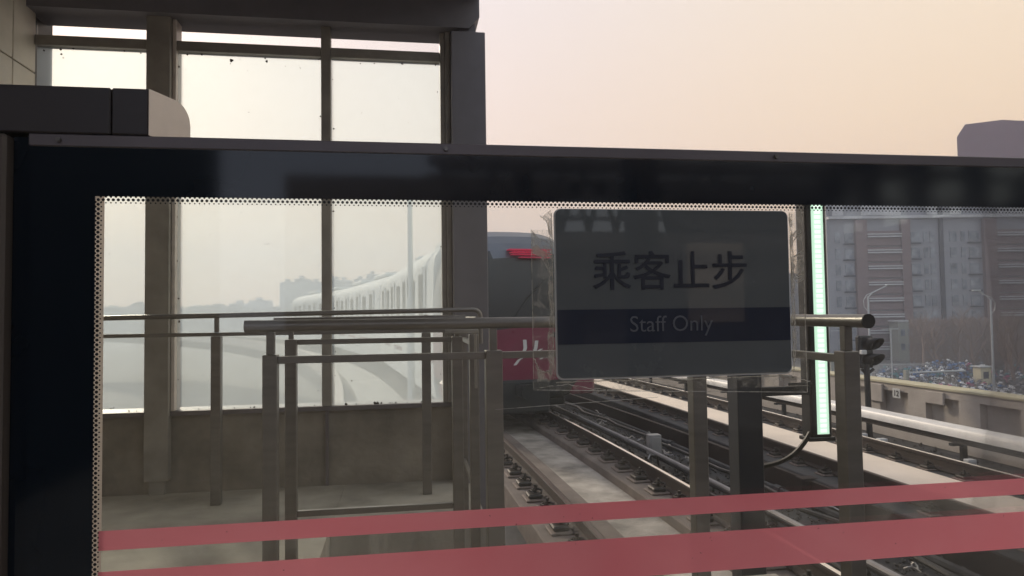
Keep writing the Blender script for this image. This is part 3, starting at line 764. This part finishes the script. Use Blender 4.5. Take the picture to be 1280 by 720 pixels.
part(MB().bevbox(-.50,-.4075,YB-.012,YB+.05,.0,1.447,.003), 'door_post', M['pillar'], pb)
part(MB().box(-.4073,-.3885,YB+.004,YB+.03,.0,1.447), 'seal', M['navy'], pb)
part(MB().bevbox(-.388,1.5,YB-.02,YB+.03,0,.10,.003), 'kick_plate', M['alum'], pb)
for x in (-.36,.05,.46,.87):
    part(MB().tube([(x,YB-.0065,1.4430),(x,YB-.0032,1.4430)],.0026,10).box(x-.002,x+.002,YB-.0070,YB-.0066,1.4427,1.4433), 'screw', M['steel'], pb)
# header casing with rounded beige end cap
part(MB().bevbox(-.62,-.3095,YB-.004,YB+.06,1.4502,1.501,.0015).bevbox(-.3085,-.2712,YB-.004,YB+.06,1.4502,1.501,.0015), 'header_casing', M['box'], pb)
ec = MB(); prof = [(YB-.004,1.4502),(YB-.004,1.501)]
prof += [(YB+.034,1.501)]+[(YB+.034+.024*math.sin(a), 1.501-.024+.024*math.cos(a)) for a in (.3,.6,.9,1.2,1.57)] + [(YB+.058,1.4502)]
n = len(prof); xo = lambda y: -.2705 + (y-(YB-.004))*.40
ec.add([(-.2710,y,z) for y,z in prof]+[(xo(y),y,z) for y,z in prof], [tuple(range(n)), tuple(n+k for k in range(n))[::-1]]+[(k,(k+1)%n,n+(k+1)%n,n+k) for k in range(n)])
part(ec, 'end_cap', M['beige'], pb, bevel=.001)

# ------------------------------------------------------------------ sign, stuck on the glass
def rrect(x0, x1, z0, z1, r, y0, y1, n=6):
    pts = []
    for (cx_, cz_, a0) in ((x1-r,z1-r,0),(x0+r,z1-r,90),(x0+r,z0+r,180),(x1-r,z0+r,270)):
        for k in range(n+1): a = R(a0+90*k/n); pts.append((cx_+r*math.cos(a), cz_+r*math.sin(a)))
    m = MB(); N_ = len(pts)
    m.add([(x,y0,z) for x,z in pts]+[(x,y1,z) for x,z in pts], [tuple(range(N_)), tuple(N_+k for k in range(N_))[::-1]]+[(k,(k+1)%N_,N_+(k+1)%N_,N_+k) for k in range(N_)])
    return m
M['signp'] = mat('matt grey white sign face', (.115,.128,.132), .25, 0, .04, 8, spec=.3, coat=1)
M['signt'] = mat('dark sign lettering', (.03,.035,.05), .3, 0, .1, 8)
M['signb'] = mat('navy sign band', (.016,.024,.045), .3, 0, .1, 8, spec=.3, coat=1)
M['signw'] = mat('grey sign lettering', (.14,.15,.17), .3, 0, .05, 8)
M['signe'] = mat('translucent white sign edge', (.7,.69,.66), .4, 0, .05, 8)
sn = thing('staff_only_sign', 'rectangular sign reading Staff Only with Chinese characters, stuck on the barrier glass', 'sign', (.325, YB, 1.27))
part(rrect(.1758,.4728,1.1735,1.3748,.008,YB-.0050,YB-.0025), 'edge_strip', M['signe'], sn)
part(rrect(.1776,.4710,1.1757,1.3738,.007,YB-.0068,YB-.0051), 'face_plate', M['signp'], sn)
part(MB().box(.1778,.4708,YB-.0074,YB-.0069,1.2150,1.2555), 'navy_band', M['signb'], sn)
cl_ = text('chinese_lettering', '乘客止步', .0495, M['signt'], sn, (.3190,YB-.0074,1.2825), ext=.0003)
import bmesh
bq = bmesh.new(); bq.from_mesh(cl_.data); src = bq.copy() if hasattr(bq, 'copy') else None
me2 = cl_.data.copy()
for i_, (dx_, dy_) in enumerate(((.0005,.0),(-.0005,.0),(0,.0005),(0,-.0005))):
    me3 = me2.copy(); me3.transform(Matrix.Translation((dx_,dy_,.00002*(i_+1)))); bq.from_mesh(me3)
bq.to_mesh(cl_.data); bq.free()
text('english_lettering', 'Staff Only', .0272, M['signw'], sn, (.317,YB-.0080,1.2285), bold=-.0002, ext=.0003, sx=.97)

# clear film around the sign, with torn and crinkled adhesive
fl = thing('clear_film', 'crinkled clear plastic film stuck round the edges of the sign on the glass', 'plastic film', (.32, YB, 1.26))
yf = YB-.0022
part(MB().box(.149,.1748,yf-.0004,yf,1.163,1.350).box(.4750,.4935,yf-.0004,yf,1.150,1.374).box(.1750,.4748,yf-.0004,yf,1.1575,1.1722), 'sheet', M['film'], fl)
def wob(pts, amp, n=12):
    out = []
    for p, q in zip(pts[:-1], pts[1:]):
        for k in range(n):
            t = k/n; out.append((p[0]+(q[0]-p[0])*t+random.uniform(-amp,amp), yf-.0008, p[1]+(q[1]-p[1])*t+random.uniform(-amp,amp)))
    out.append((pts[-1][0], yf-.0008, pts[-1][1])); return out
ed = MB()
for (pts, amp, r_) in (([(.149,1.350),(.149,1.163)],.0,.00035),([(.149,1.163),(.30,1.157),(.4935,1.150)],.0,.0004),([(.4935,1.150),(.4935,1.374)],.0002,.0005),
      ([(.104,1.142),(.30,1.150)],.0,.0003),([(.149,1.350),(.155,1.340),(.166,1.336),(.172,1.34)],.0008,.0004),([(.16,1.366),(.168,1.36),(.171,1.347),(.172,1.33),(.167,1.318),(.171,1.300),(.169,1.28),(.172,1.25),(.167,1.22),(.169,1.20),(.170,1.18)],.0011,.0005),
      ([(.1735,1.37),(.1738,1.30),(.1735,1.20),(.1745,1.176)],.0004,.0006),([(.150,1.20),(.153,1.192),(.156,1.186),(.163,1.183),(.171,1.186)],.001,.0006),([(.156,1.186),(.154,1.172),(.158,1.167)],.0005,.0005),
      ([(.176,1.171),(.24,1.1715),(.34,1.1705),(.472,1.171)],.0005,.0007),([(.150,1.165),(.19,1.1685),(.22,1.162),(.26,1.1600)],.0006,.0004),
      ([(.476,1.372),(.4765,1.30),(.476,1.22),(.4765,1.176)],.0006,.0006),([(.479,1.36),(.478,1.34),(.481,1.30),(.479,1.26),(.480,1.21),(.479,1.19)],.0013,.0005),
      ([(.4935,1.35),(.486,1.345),(.481,1.337)],.0006,.0006),([(.481,1.318),(.487,1.322),(.4935,1.327)],.0005,.0007),([(.481,1.290),(.488,1.293),(.4935,1.297)],.0006,.0006),([(.481,1.285),(.488,1.287),(.4935,1.290)],.0006,.0006),
      ([(.4975,1.163),(.478,1.168),(.474,1.166)],.0006,.0005)):
    ed.tube(wob(pts, amp, 10 if amp else 1), r_, 5)
part(ed, 'bright_edge', M['fedge'], fl)
cr = MB()
def patch(pts):
    cr = MB(); n = len(pts); cr.add([(x,yf-.0012,z) for x,z in pts]+[(x,yf-.0007,z) for x,z in pts], [tuple(range(n)), tuple(n+k for k in range(n))[::-1]]+[(k,(k+1)%n,n+(k+1)%n,n+k) for k in range(n)])
    part(cr, 'adhesive_residue', M['crink'], fl)
patch([(.150,1.349),(.158,1.340),(.168,1.337),(.1732,1.33),(.1732,1.295),(.169,1.300),(.160,1.318),(.150,1.322)])
patch([(.163,1.366),(.1730,1.374),(.1732,1.34),(.170,1.345),(.168,1.357)])
patch([(.168,1.29),(.1732,1.29),(.1732,1.18),(.168,1.18),(.166,1.22),(.170,1.25)])
patch([(.152,1.190),(.162,1.183),(.171,1.188),(.1732,1.175),(.160,1.168),(.155,1.175)])
patch([(.478,1.345),(.486,1.352),(.492,1.352),(.492,1.338),(.484,1.341)])
patch([(.476,1.30),(.480,1.318),(.492,1.325),(.492,1.29),(.481,1.286)])
patch([(.476,1.372),(.480,1.372),(.4790,1.19),(.476,1.18)])


# ------------------------------------------------------------------ street lamps
def lampp(x, y, ztop, hx, hz, sgn, label):
    t = thing('street_lamp', label, 'street lamp', (x, y, -8), 'street lamps beyond the wall')
    part(MB().tube([(x,y,-7.99),(x,y,ztop)],[.13,.08],10), 'pole', M['lamp'], t, smooth=True)
    part(MB().tube([(x,y,ztop-.1),(x+sgn*.5,y,ztop+.35),(hx-sgn*.4,y,hz-.12)],.055,8), 'arm', M['lamp'], t, smooth=True)
    part(MB().tube([(x,y,ztop-1.5),(x-sgn*.45,y,ztop-1.0),(x-sgn*.5,y,ztop-.4),(x-sgn*.1,y,ztop+.15),(x+sgn*.9,y,ztop+.5)],.035,6), 'brace', M['lamp'], t, smooth=True)
    part(MB().bevbox(min(hx-sgn*.6,hx+sgn*.25),max(hx-sgn*.6,hx+sgn*.25),y-.18,y+.18,hz-.14,hz,.05), 'lamp_head', M['lamp'], t)
lampp(43.7, 60, 2.6, 46.2, 3.75, 1, 'pale street lamp with its arm to the right, above the end of the railing')
lampp(56.9, 60, 2.2, 55.2, 3.12, -1, 'tall pale street lamp with its arm to the left, in front of bare trees')

# ------------------------------------------------------------------ apartment buildings (facades turned to the viewer)
AX = Vector((.98787,-.15466,0)).normalized(); AF = Vector((.155,.9879,0)).normalized()   # right / away
def bpt(u, w_, z, D): # u metres right of view axis at distance D + w_
    p = AX*u + AF*(D+w_); return (p.x, p.y, z)
class BB(MB):
    def b(s, D, u0, u1, w0, w1, z0, z1, mi=0):
        vs = [bpt(u0,w0,z0,D),bpt(u1,w0,z0,D),bpt(u1,w1,z0,D),bpt(u0,w1,z0,D),bpt(u0,w0,z1,D),bpt(u1,w0,z1,D),bpt(u1,w1,z1,D),bpt(u0,w1,z1,D)]
        return s.add(vs, [(3,2,1,0),(4,5,6,7),(0,1,5,4),(1,2,6,5),(2,3,7,6),(3,0,4,7)], mi)
D = 130
U = lambda px: (px-640)/868*D
ap = thing('apartment_block', 'long brown and blue grey apartment block with white banded balconies beyond the wall', 'building', bpt(78,5,-8,D))
ztp = 24.5
part(BB().b(D,U(1036),U(1400),0,14,-8,ztp), 'wall', M['bgrey'], ap)
for (a, b) in ((1070,1084),(1127,1138),(1230,1246),(1290,1302)):
    part(BB().b(D,U(a),U(b),-.8,-.003,-8,18.2), 'pier', M['brick'], ap)
part(BB().b(D,U(1176),U(1181),-.35,-.003,-8,ztp-1), 'recess_shade_strip', M['gapd'], ap)  # shade of a facade recess, put in as a dark raised strip
part(BB().b(D,U(1036),U(1400),-.9,-.002,18.4,18.9), 'cornice', M['btrim'], ap)
for (a, b) in ((1040,1055),(1076,1090),(1083,1127),(1158,1172),(1187,1202),(1246,1290)):
    part(BB().b(D,U(a)+.1,U(b)-.1,-1.0 if a in (1083,1246) else -.95,-.91,19.0,21.4), 'top_panel', M['btrim'], ap)
for i in range(9):
    zb = 15.55 - i*3.0
    for (a, b) in ((1084,1127),(1246,1290)):
        part(BB().b(D,U(a)+.05,U(b)-.05,-.5,-.003,zb-2.2,zb+.55), 'balcony_back', M['brick'], ap)
        part(BB().b(D,U(a)+.05,U(b)-.05,-.95,-.51,zb-.65,zb-.40).b(D,U(a)+.05,U(b)-.05,-.95,-.51,zb-.18,zb+.02), 'balcony_band', M['btrim'], ap)
    for (a, b) in ((1046,1052),(1058,1068),(1141,1152),(1157,1162),(1165,1171),(1190,1198),(1204,1209),(1214,1226)):
        o = part(BB().b(D,U(a),U(b),-.12,-.003,zb-1.6,zb+.35), 'window', M['bwin'], ap)
    for (a, b) in ((1056,1070),(1140,1153),(1212,1228)):
        part(BB().b(D,U(a),U(b),-.30,-.003,zb-1.95,zb-1.70), 'window_sill', M['gapd'], ap)
tw = thing('tower_block', 'dark maroon tower top with a cut corner rising above the barrier rail at the right', 'building', bpt(95,20,-8,D))
u0 = U(1204)*1.12; u1 = U(1400)*1.12; k_=1.13
m = BB(); DD = 147
prf = [(u0*.0+ (1204-640)/868*DD, -8), ((1204-640)/868*DD, 38.0), ((1215-640)/868*DD, 40.7), ((1262-640)/868*DD, 41.6),((1300-640)/868*DD, 41.2), ((1400-640)/868*DD, 41.2), ((1400-640)/868*DD, -8)]
n = len(prf)
m.add([bpt(u,0,z,DD) for u,z in prf]+[bpt(u*(DD+14)/DD+.5,14,z,DD) for u,z in prf], [tuple(range(n)), tuple(n+k for k in range(n))[::-1]]+[(k,(k+1)%n,n+(k+1)%n,n+k) for k in range(n)])
part(m, 'wall', M['brickd'], tw)
for i in range(4):
    for j in range(5):
        part(BB().b(DD,(1222-640)/868*DD+j*4.6,(1222-640)/868*DD+j*4.6+1.6,-.05,-.003,22+i*3,23.5+i*3), 'window', M['gapd'], tw)
# pale low annex and another lower block
an = thing('annex_building', 'small pale yellow annex at the foot of the apartment block behind the signal', 'building', bpt(70,-6,-8,D))
part(BB().b(D,U(1103),U(1134),-5,-2,-8,-.9), 'wall', M['byel'], an)
for i in range(2):
    for j in range(3): part(BB().b(D,U(1106+j*9),U(1106+j*9+4.5),-5.1,-5.003,-6+i*2.6,-4.8+i*2.6), 'window', M['bwin'], an)
part(BB().b(D,U(1102),U(1135),-5.2,-1.8,-.898,-.6), 'roof', M['btrim'], an)
lb = thing('lower_block', 'lower grey block left of the apartment block, half hidden behind the sign', 'building', bpt(45,10,-8,D+20))
part(BB().b(150,33,62.5,0,12,-8,9.5), 'wall', M['bgrey'], lb)
for i in range(5):
    for j in range(6): part(BB().b(150,35+j*4.6,37.2+j*4.6,-.1,-.003,-5+i*3,-3.5+i*3), 'window', M['bwin'], lb)

# distant blocks and tree line seen through the dusty glass
def fblock(x0, x1, Y, zs, label):
    t = thing('distant_building', label, 'building', ((x0+x1)/2, Y, -8), 'distant buildings on the left horizon')
    n = len(zs); wd = (x1-x0)/n
    m = MB()
    for i, z in enumerate(zs): m.box(x0+i*wd+.01, x0+(i+1)*wd-.01, Y+i*.5, Y+18, -8, z)
    part(m, 'wall', M['far'], t)
    for i, z in enumerate(zs):
        part(MB().box(x0+i*wd+wd*.3, x0+i*wd+wd*.6, Y+4, Y+9, z+.01, z+2.2), 'roof_room', M['far'], t)
fblock(-76,-32.5,450,[24,26,24,27.5,25],'left of the distant grey slab blocks, beside the window mullion')
fblock(-31,0,455,[26,29,26.5,28],'right of the distant grey slab blocks, behind the train roof')
fblock(-118,-92,500,[12,14],'low distant block on the horizon left of the slab blocks')
fblock(-10,30,330,[20.5,19.5],'long flat distant building just above the train roof')
tl = MB()
for i in range(1500):
    x = random.uniform(-420,-30); Y = random.uniform(380,520); r_ = random.uniform(3,6); zc = -8+random.uniform(4,15)
    pts = []; 
    for (a, b) in [(random.random()*6.28, random.uniform(-1.2,1.4)) for _ in range(9)]: pts.append((x+r_*math.cos(a)*math.cos(b)*1.3, Y+r_*math.sin(a)*math.cos(b), zc+r_*.8*math.sin(b)))
    tl.add(pts, [(k,(k+1)%9,(k+4)%9) for k in range(9)]+[(k,(k+2)%9,(k+5)%9) for k in range(9)])
tag(tl.build('distant_woodland', M['green']), 'hazy far-off tree line on the left horizon', 'woodland', kind='stuff')

# ------------------------------------------------------------------ bare trees
def bare_tree(x, y, h, seed, label, grp='bare trees beyond the wall', spread=.5, dens=1):
    rnd = random.Random(seed)
    t = thing('bare_tree', label, 'tree', (x, y, -8), grp)
    tr_ = MB(); cr_ = MB()
    def grow(p, d, L, r, lev):
        n = 3; pts = [p]; q = p
        for k in range(n):
            d = (d + Vector((rnd.uniform(-.18,.18), rnd.uniform(-.18,.18), rnd.uniform(-.05,.12)))).normalized()
            q = q + d*(L/n); pts.append(q)
        rs = [r*(1-.45*k/n) for k in range(n+1)]
        (tr_ if lev == 0 else cr_).tube(pts, rs, 6 if lev < 2 else 3, caps=False)
        if lev < 4:
            for k in range(int((4 if lev else 6)*dens)):
                j = rnd.randint(1, n); a = rnd.random()*6.28
                nd = (d*.75 + Vector((math.cos(a), math.sin(a), .25))*spread*rnd.uniform(.7,1.2)).normalized()
                grow(pts[j], nd, L*rnd.uniform(.5,.72), rs[j]*.62, lev+1)
    grow(Vector((x,y,-8)), Vector((0,0,1)), h*.42, .22, 0)
    part(tr_, 'trunk', M['bark'], t, smooth=True); part(cr_, 'crown', M['bark'], t)
    return t
def atx(px, Yd): # lateral metres at distance along view axis
    u = (px-640)/868*Yd; p = AX*u + AF*Yd; return p.x, p.y
TL = [(1152,104,12,.55,'bare tree with pale crooked limbs, leftmost behind the heap of bikes'),(1172,100,11,.5,'slender bare tree second from the left behind the heap of bikes'),
      (1196,108,12.5,.5,'bare tree third from the left behind the heap of bikes'),(1214,102,11,.45,'bare tree just left of the tall street lamp'),
      (1233,110,12.5,.5,'bare tree standing directly behind the tall street lamp'),(1252,92,11.5,.4,'upright bare tree just right of the tall street lamp'),
      (1264,84,10.5,.35,'nearest bare tree, upright, right of the tall street lamp'),(1277,90,11.5,.4,'bare tree at the right edge of the view')]
for i, (px, Yd, h, sp, lab) in enumerate(TL):
    x, y = atx(px, Yd); bare_tree(x, y, h, i*13+5, lab, spread=sp)
# brown hedge in front of the block
hd = MB(); rnd = random.Random(3)
for i in range(14000):
    x, y = atx(rnd.uniform(1135,1290), rnd.uniform(108,116)); z = -8 + 7.5*rnd.random()**.9
    a = rnd.random()*6.28; L = rnd.uniform(.3,.9)
    hd.add([(x,y,z),(x+.09,y,z),(x+L*math.cos(a)*.4,y+.1,z+L)], [(0,1,2)])
tag(hd.build('bare_thicket', M['bark']), 'tangled brown thicket of twigs between the bikes and the apartment block', 'thicket', kind='stuff')

# ------------------------------------------------------------------ heap of shared bikes
def bike_mb():
    m = MB()
    for cx_ in (-.52,.52):
        pts = [(cx_+.32*math.cos(6.283*k/12), 0, .33+.32*math.sin(6.283*k/12)) for k in range(13)]
        m.tube(pts, .035, 4, caps=False, mi=1)
    def tb(a, b, r=.03, mi=0): m.tube([a, b], r, 4, mi=mi)
    tb((-.52,0,.33),(-.12,0,.32)); tb((-.12,0,.32),(-.22,0,.85)); tb((-.12,0,.32),(.36,0,.80)); tb((-.2,0,.62),(.36,0,.82)); tb((.52,0,.33),(.34,0,.98)); tb((-.52,0,.33),(-.2,0,.65))
    tb((.34,-.26,1.02),(.34,.26,1.02),.025,1); tb((.34,0,.98),(.34,0,1.03),.03)
    m.bevbox(-.36,-.10,-.08,.08,.86,.93,.02,1)
    m.bevbox(.40,.66,-.16,.16,.72,.92,.02)
    return m
bcol = {'blue':(.10,.22,.45),'white':(.80,.82,.84),'magenta':(.48,.06,.22),'grey':(.22,.22,.24),'teal':(.08,.30,.32)}
blabel = {'blue':'blue shared bike in the crowded heap beyond the parapet wall','white':'white shared bike in the crowded heap beyond the parapet wall','magenta':'magenta shared bike in the crowded heap beyond the parapet wall',
          'grey':'dull grey bike in the crowded heap beyond the parapet wall','teal':'teal shared bike in the crowded heap beyond the parapet wall'}
protos = {}
rnd = random.Random(11)
M['tyre'] = mat('worn bike tyre', (.05,.05,.055), .6, 0, .2, 8)
for i in range(298):
    px = rnd.uniform(1092,1279); Yd = 60 + 44*rnd.random()**.9
    x, y = atx(px, Yd)
    lim = 1
    if 1145 < px < 1185 and 70 < Yd < 78 and rnd.random() < .8: kk = 'magenta'
    elif 1165 < px < 1215 and Yd > 80 and rnd.random() < .3: kk = 'blue'
    else: kk = rnd.choices(['blue','white','magenta','grey','teal'],[1.6,5,.5,3,1.0])[0]
    if kk not in protos:
        o = bike_mb().build('shared_bike', [mat(kk+' bike paint', bcol[kk], .4, 0, .1, 3), M['tyre']]); protos[kk] = o
    else:
        o = protos[kk].copy(); C.objects.link(o)
    heap = 1.5*math.exp(-((px-1185)/35)**2) if Yd > 82 else 0
    o.location = (x, y, -8+rnd.random()*heap); o.rotation_euler = (rnd.uniform(-.25,.25), rnd.uniform(-.2,.2)*(1 if heap<.3 else 3), rnd.random()*6.28)
    tag(o, blabel[kk], 'bicycle', kk+' bikes in the heap')

# street clutter beyond wall
def gate_bar(px0, px1, Yd, z, label):
    x0, y0 = atx(px0, Yd); x1, y1 = atx(px1, Yd)
    t = thing('road_barrier', label, 'barrier', (x0, y0, -8))
    part(MB().tube([(x0,y0,z),(x1,y1,z+.15)],.09,8), 'boom', M['lamp'], t)
    part(MB().bevbox(x0-.35,x0+.05,y0-.25,y0+.25,-7.99,z+.3,.03), 'cabinet', M['byel'], t)
gate_bar(1131,1203,76,-5.6,'long pale boom barrier across the bike lot')
gate_bar(1038,1066,90,-5.3,'short pale boom barrier seen between the light strip and the railing post')
x, y = atx(1224, 82)
kb = thing('kiosk', 'small ochre kiosk between the bikes and the tall street lamp', 'kiosk', (x, y, -8))
part(MB().bevbox(x-.7,x+.7,y-.6,y+.6,-7.99,-5.6,.05), 'walls', M['yell'], kb); part(MB().bevbox(x-.9,x+.9,y-.8,y+.8,-5.598,-5.45,.03), 'roof', M['lamp'], kb)
part(MB().box(x-.4,x+.3,y-.61,y-.602,-6.9,-6.1), 'window', M['gapd'], kb)
for (px, Yd, zt_, lab) in ((1050,80,1.0,'thin pale post between the light strip and the railing post'),(1112,84,.6,'thin pale post just right of the signal')):
    x, y = atx(px, Yd); o = MB().tube([(x,y,-7.99),(x,y,-1.0)],[.07,.05],8).tube([(x-1.2,y,-1.05),(x+1.0,y,-1.02)],.04,6).build('sign_post', M['lamp']); tag(o, lab, 'post')
fn = thing('metal_fence', 'low pale metal fence in front of the annex beyond the bikes', 'fence', (*atx(1090,98), -8))
x0, y0 = atx(1036, 98); x1, y1 = atx(1168, 98)
part(MB().tube([(x0,y0,-6.4),(x1,y1,-6.4)],.04,5).tube([(x0,y0,-7.5),(x1,y1,-7.5)],.04,5), 'rail', M['lamp'], fn)
pk = MB()
for k in range(90):
    t = k/89; pk.tube([(x0+(x1-x0)*t,y0+(y1-y0)*t,-7.9),(x0+(x1-x0)*t,y0+(y1-y0)*t,-6.2)],.03,4)
part(pk, 'pickets', M['lamp'], fn)

# ------------------------------------------------------------------ air
hz = MB().box(-420,260,-60,640,-9,60)
ho_ = hz.build('haze', bpy.data.materials.new('thin haze'))
m = ho_.data.materials[0]; N, L = nodes(m); N.remove(N['Principled BSDF'])
pv = N.new('ShaderNodeVolumePrincipled'); pv.inputs['Color'].default_value = (.70,.80,1.0,1); pv.inputs['Density'].default_value = .0019; pv.inputs['Anisotropy'].default_value = .35
L.new(pv.outputs[0], N['Material Output'].inputs['Volume'])
tag(ho_, 'thin pale haze in the air', 'haze', kind='stuff')

# ------------------------------------------------------------------ light
SUN_AZ = -24; SUN_EL = 24           # degrees from +Y towards +X, height
wd = bpy.data.worlds.new('World'); bpy.context.scene.world = wd; wd.use_nodes = True
N = wd.node_tree.nodes; L = wd.node_tree.links; bg = N['Background']; bg.inputs[1].default_value = .12
sk = N.new('ShaderNodeTexSky'); sk.sky_type = 'NISHITA'; sk.sun_disc = False; sk.sun_elevation = R(SUN_EL); sk.sun_rotation = R(SUN_AZ)
sk.dust_density = 3; sk.air_density = 1.0; sk.ozone_density = 1.0
tc = N.new('ShaderNodeTexCoord'); sp = N.new('ShaderNodeSeparateXYZ'); L.new(tc.outputs['Generated'], sp.inputs[0])
rp = N.new('ShaderNodeValToRGB'); e = rp.color_ramp.elements      # towards the sun: peach near the horizon, paler above
e[0].position = 0; e[0].color = (.84,.55,.38,1); e[1].position = 1; e[1].color = (.46,.48,.56,1)
for p_, c_ in ((.12,(.85,.60,.43)),(.25,(.84,.665,.545)),(.42,(.81,.72,.69)),(.65,(.62,.61,.66))):
    q = e.new(p_); q.color = (*c_, 1)
r2 = N.new('ShaderNodeValToRGB'); e = r2.color_ramp.elements      # away from the sun: cool blue grey dusk sky
e[0].position = 0; e[0].color = (.76,.82,.95,1); e[1].position = 1; e[1].color = (.60,.68,.86,1)
L.new(sp.outputs[2], rp.inputs[0]); L.new(sp.outputs[2], r2.inputs[0])
mr = N.new('ShaderNodeMapRange'); mr.inputs['From Min'].default_value = -.5; mr.inputs['From Max'].default_value = .35; mr.interpolation_type = 'SMOOTHSTEP'
L.new(sp.outputs[1], mr.inputs[0])
m0 = N.new('ShaderNodeMix'); m0.data_type = 'RGBA'; L.new(mr.outputs[0], m0.inputs[0]); L.new(r2.outputs[0], m0.inputs[6]); L.new(rp.outputs[0], m0.inputs[7])
ma = N.new('ShaderNodeMapRange'); ma.inputs['From Min'].default_value = -.1; ma.inputs['From Max'].default_value = .75; ma.interpolation_type = 'SMOOTHSTEP'; L.new(sp.outputs[0], ma.inputs[0])
mt_ = N.new('ShaderNodeMix'); mt_.data_type = 'RGBA'; L.new(ma.outputs[0], mt_.inputs[0]); mt_.inputs[6].default_value = (.97,.935,.945,1); mt_.inputs[7].default_value = (1.16,1.07,.82,1)
mm = N.new('ShaderNodeVectorMath'); mm.operation = 'MULTIPLY'; L.new(m0.outputs[2], mm.inputs[0]); L.new(mt_.outputs[2], mm.inputs[1])
sc_ = N.new('ShaderNodeVectorMath'); sc_.operation = 'SCALE'; sc_.inputs[3].default_value = 8.8; L.new(mm.outputs[0], sc_.inputs[0])
mx = N.new('ShaderNodeMix'); mx.data_type = 'RGBA'; mx.inputs[0].default_value = .88
L.new(sk.outputs[0], mx.inputs[6]); L.new(sc_.outputs[0], mx.inputs[7]); L.new(mx.outputs[2], bg.inputs[0])
sl = bpy.data.lights.new('sun', 'SUN'); sl.energy = 2.5; sl.angle = R(6); sl.color = (1.0,.86,.70)
so = bpy.data.objects.new('sun', sl); C.objects.link(so)
dv = Vector((math.sin(R(SUN_AZ))*math.cos(R(SUN_EL)), math.cos(R(SUN_AZ))*math.cos(R(SUN_EL)), math.sin(R(SUN_EL))))
so.rotation_euler = dv.to_track_quat('Z', 'Y').to_euler()

# ------------------------------------------------------------------ camera
cam = bpy.data.cameras.new('camera'); co = bpy.data.objects.new('camera', cam); C.objects.link(co)
cam.sensor_width = 36; cam.lens = 868/1280*36; cam.clip_start = .02; cam.clip_end = 8000
Rm = Matrix(((0.98787142,0.00750146,-0.15509282),(-0.15466373,-0.0409404,-0.98711854),(-0.0137544,0.99913343,-0.03928365)))
# rows are world axes in camera space: world = Rm @ cam ; third camera axis points back
Rc = Matrix((Rm[0], Rm[1], Rm[2]))
mw = Rc.to_4x4(); mw.translation = (0,0,H); co.matrix_world = mw
cam.dof.use_dof = False
sc = bpy.context.scene; sc.camera = co
sc.view_settings.view_transform = 'Standard'; sc.view_settings.look = 'None'; sc.view_settings.gamma = 1; sc.view_settings.exposure = .22
sc.render.resolution_x = 1024; sc.render.resolution_y = 576
sc.cycles.max_bounces = 7; sc.cycles.transparent_max_bounces = 24; sc.cycles.volume_bounces = 0; sc.cycles.use_denoising = True; sc.cycles.use_light_tree = False
sc.cycles.caustics_reflective = False; sc.cycles.caustics_refractive = False
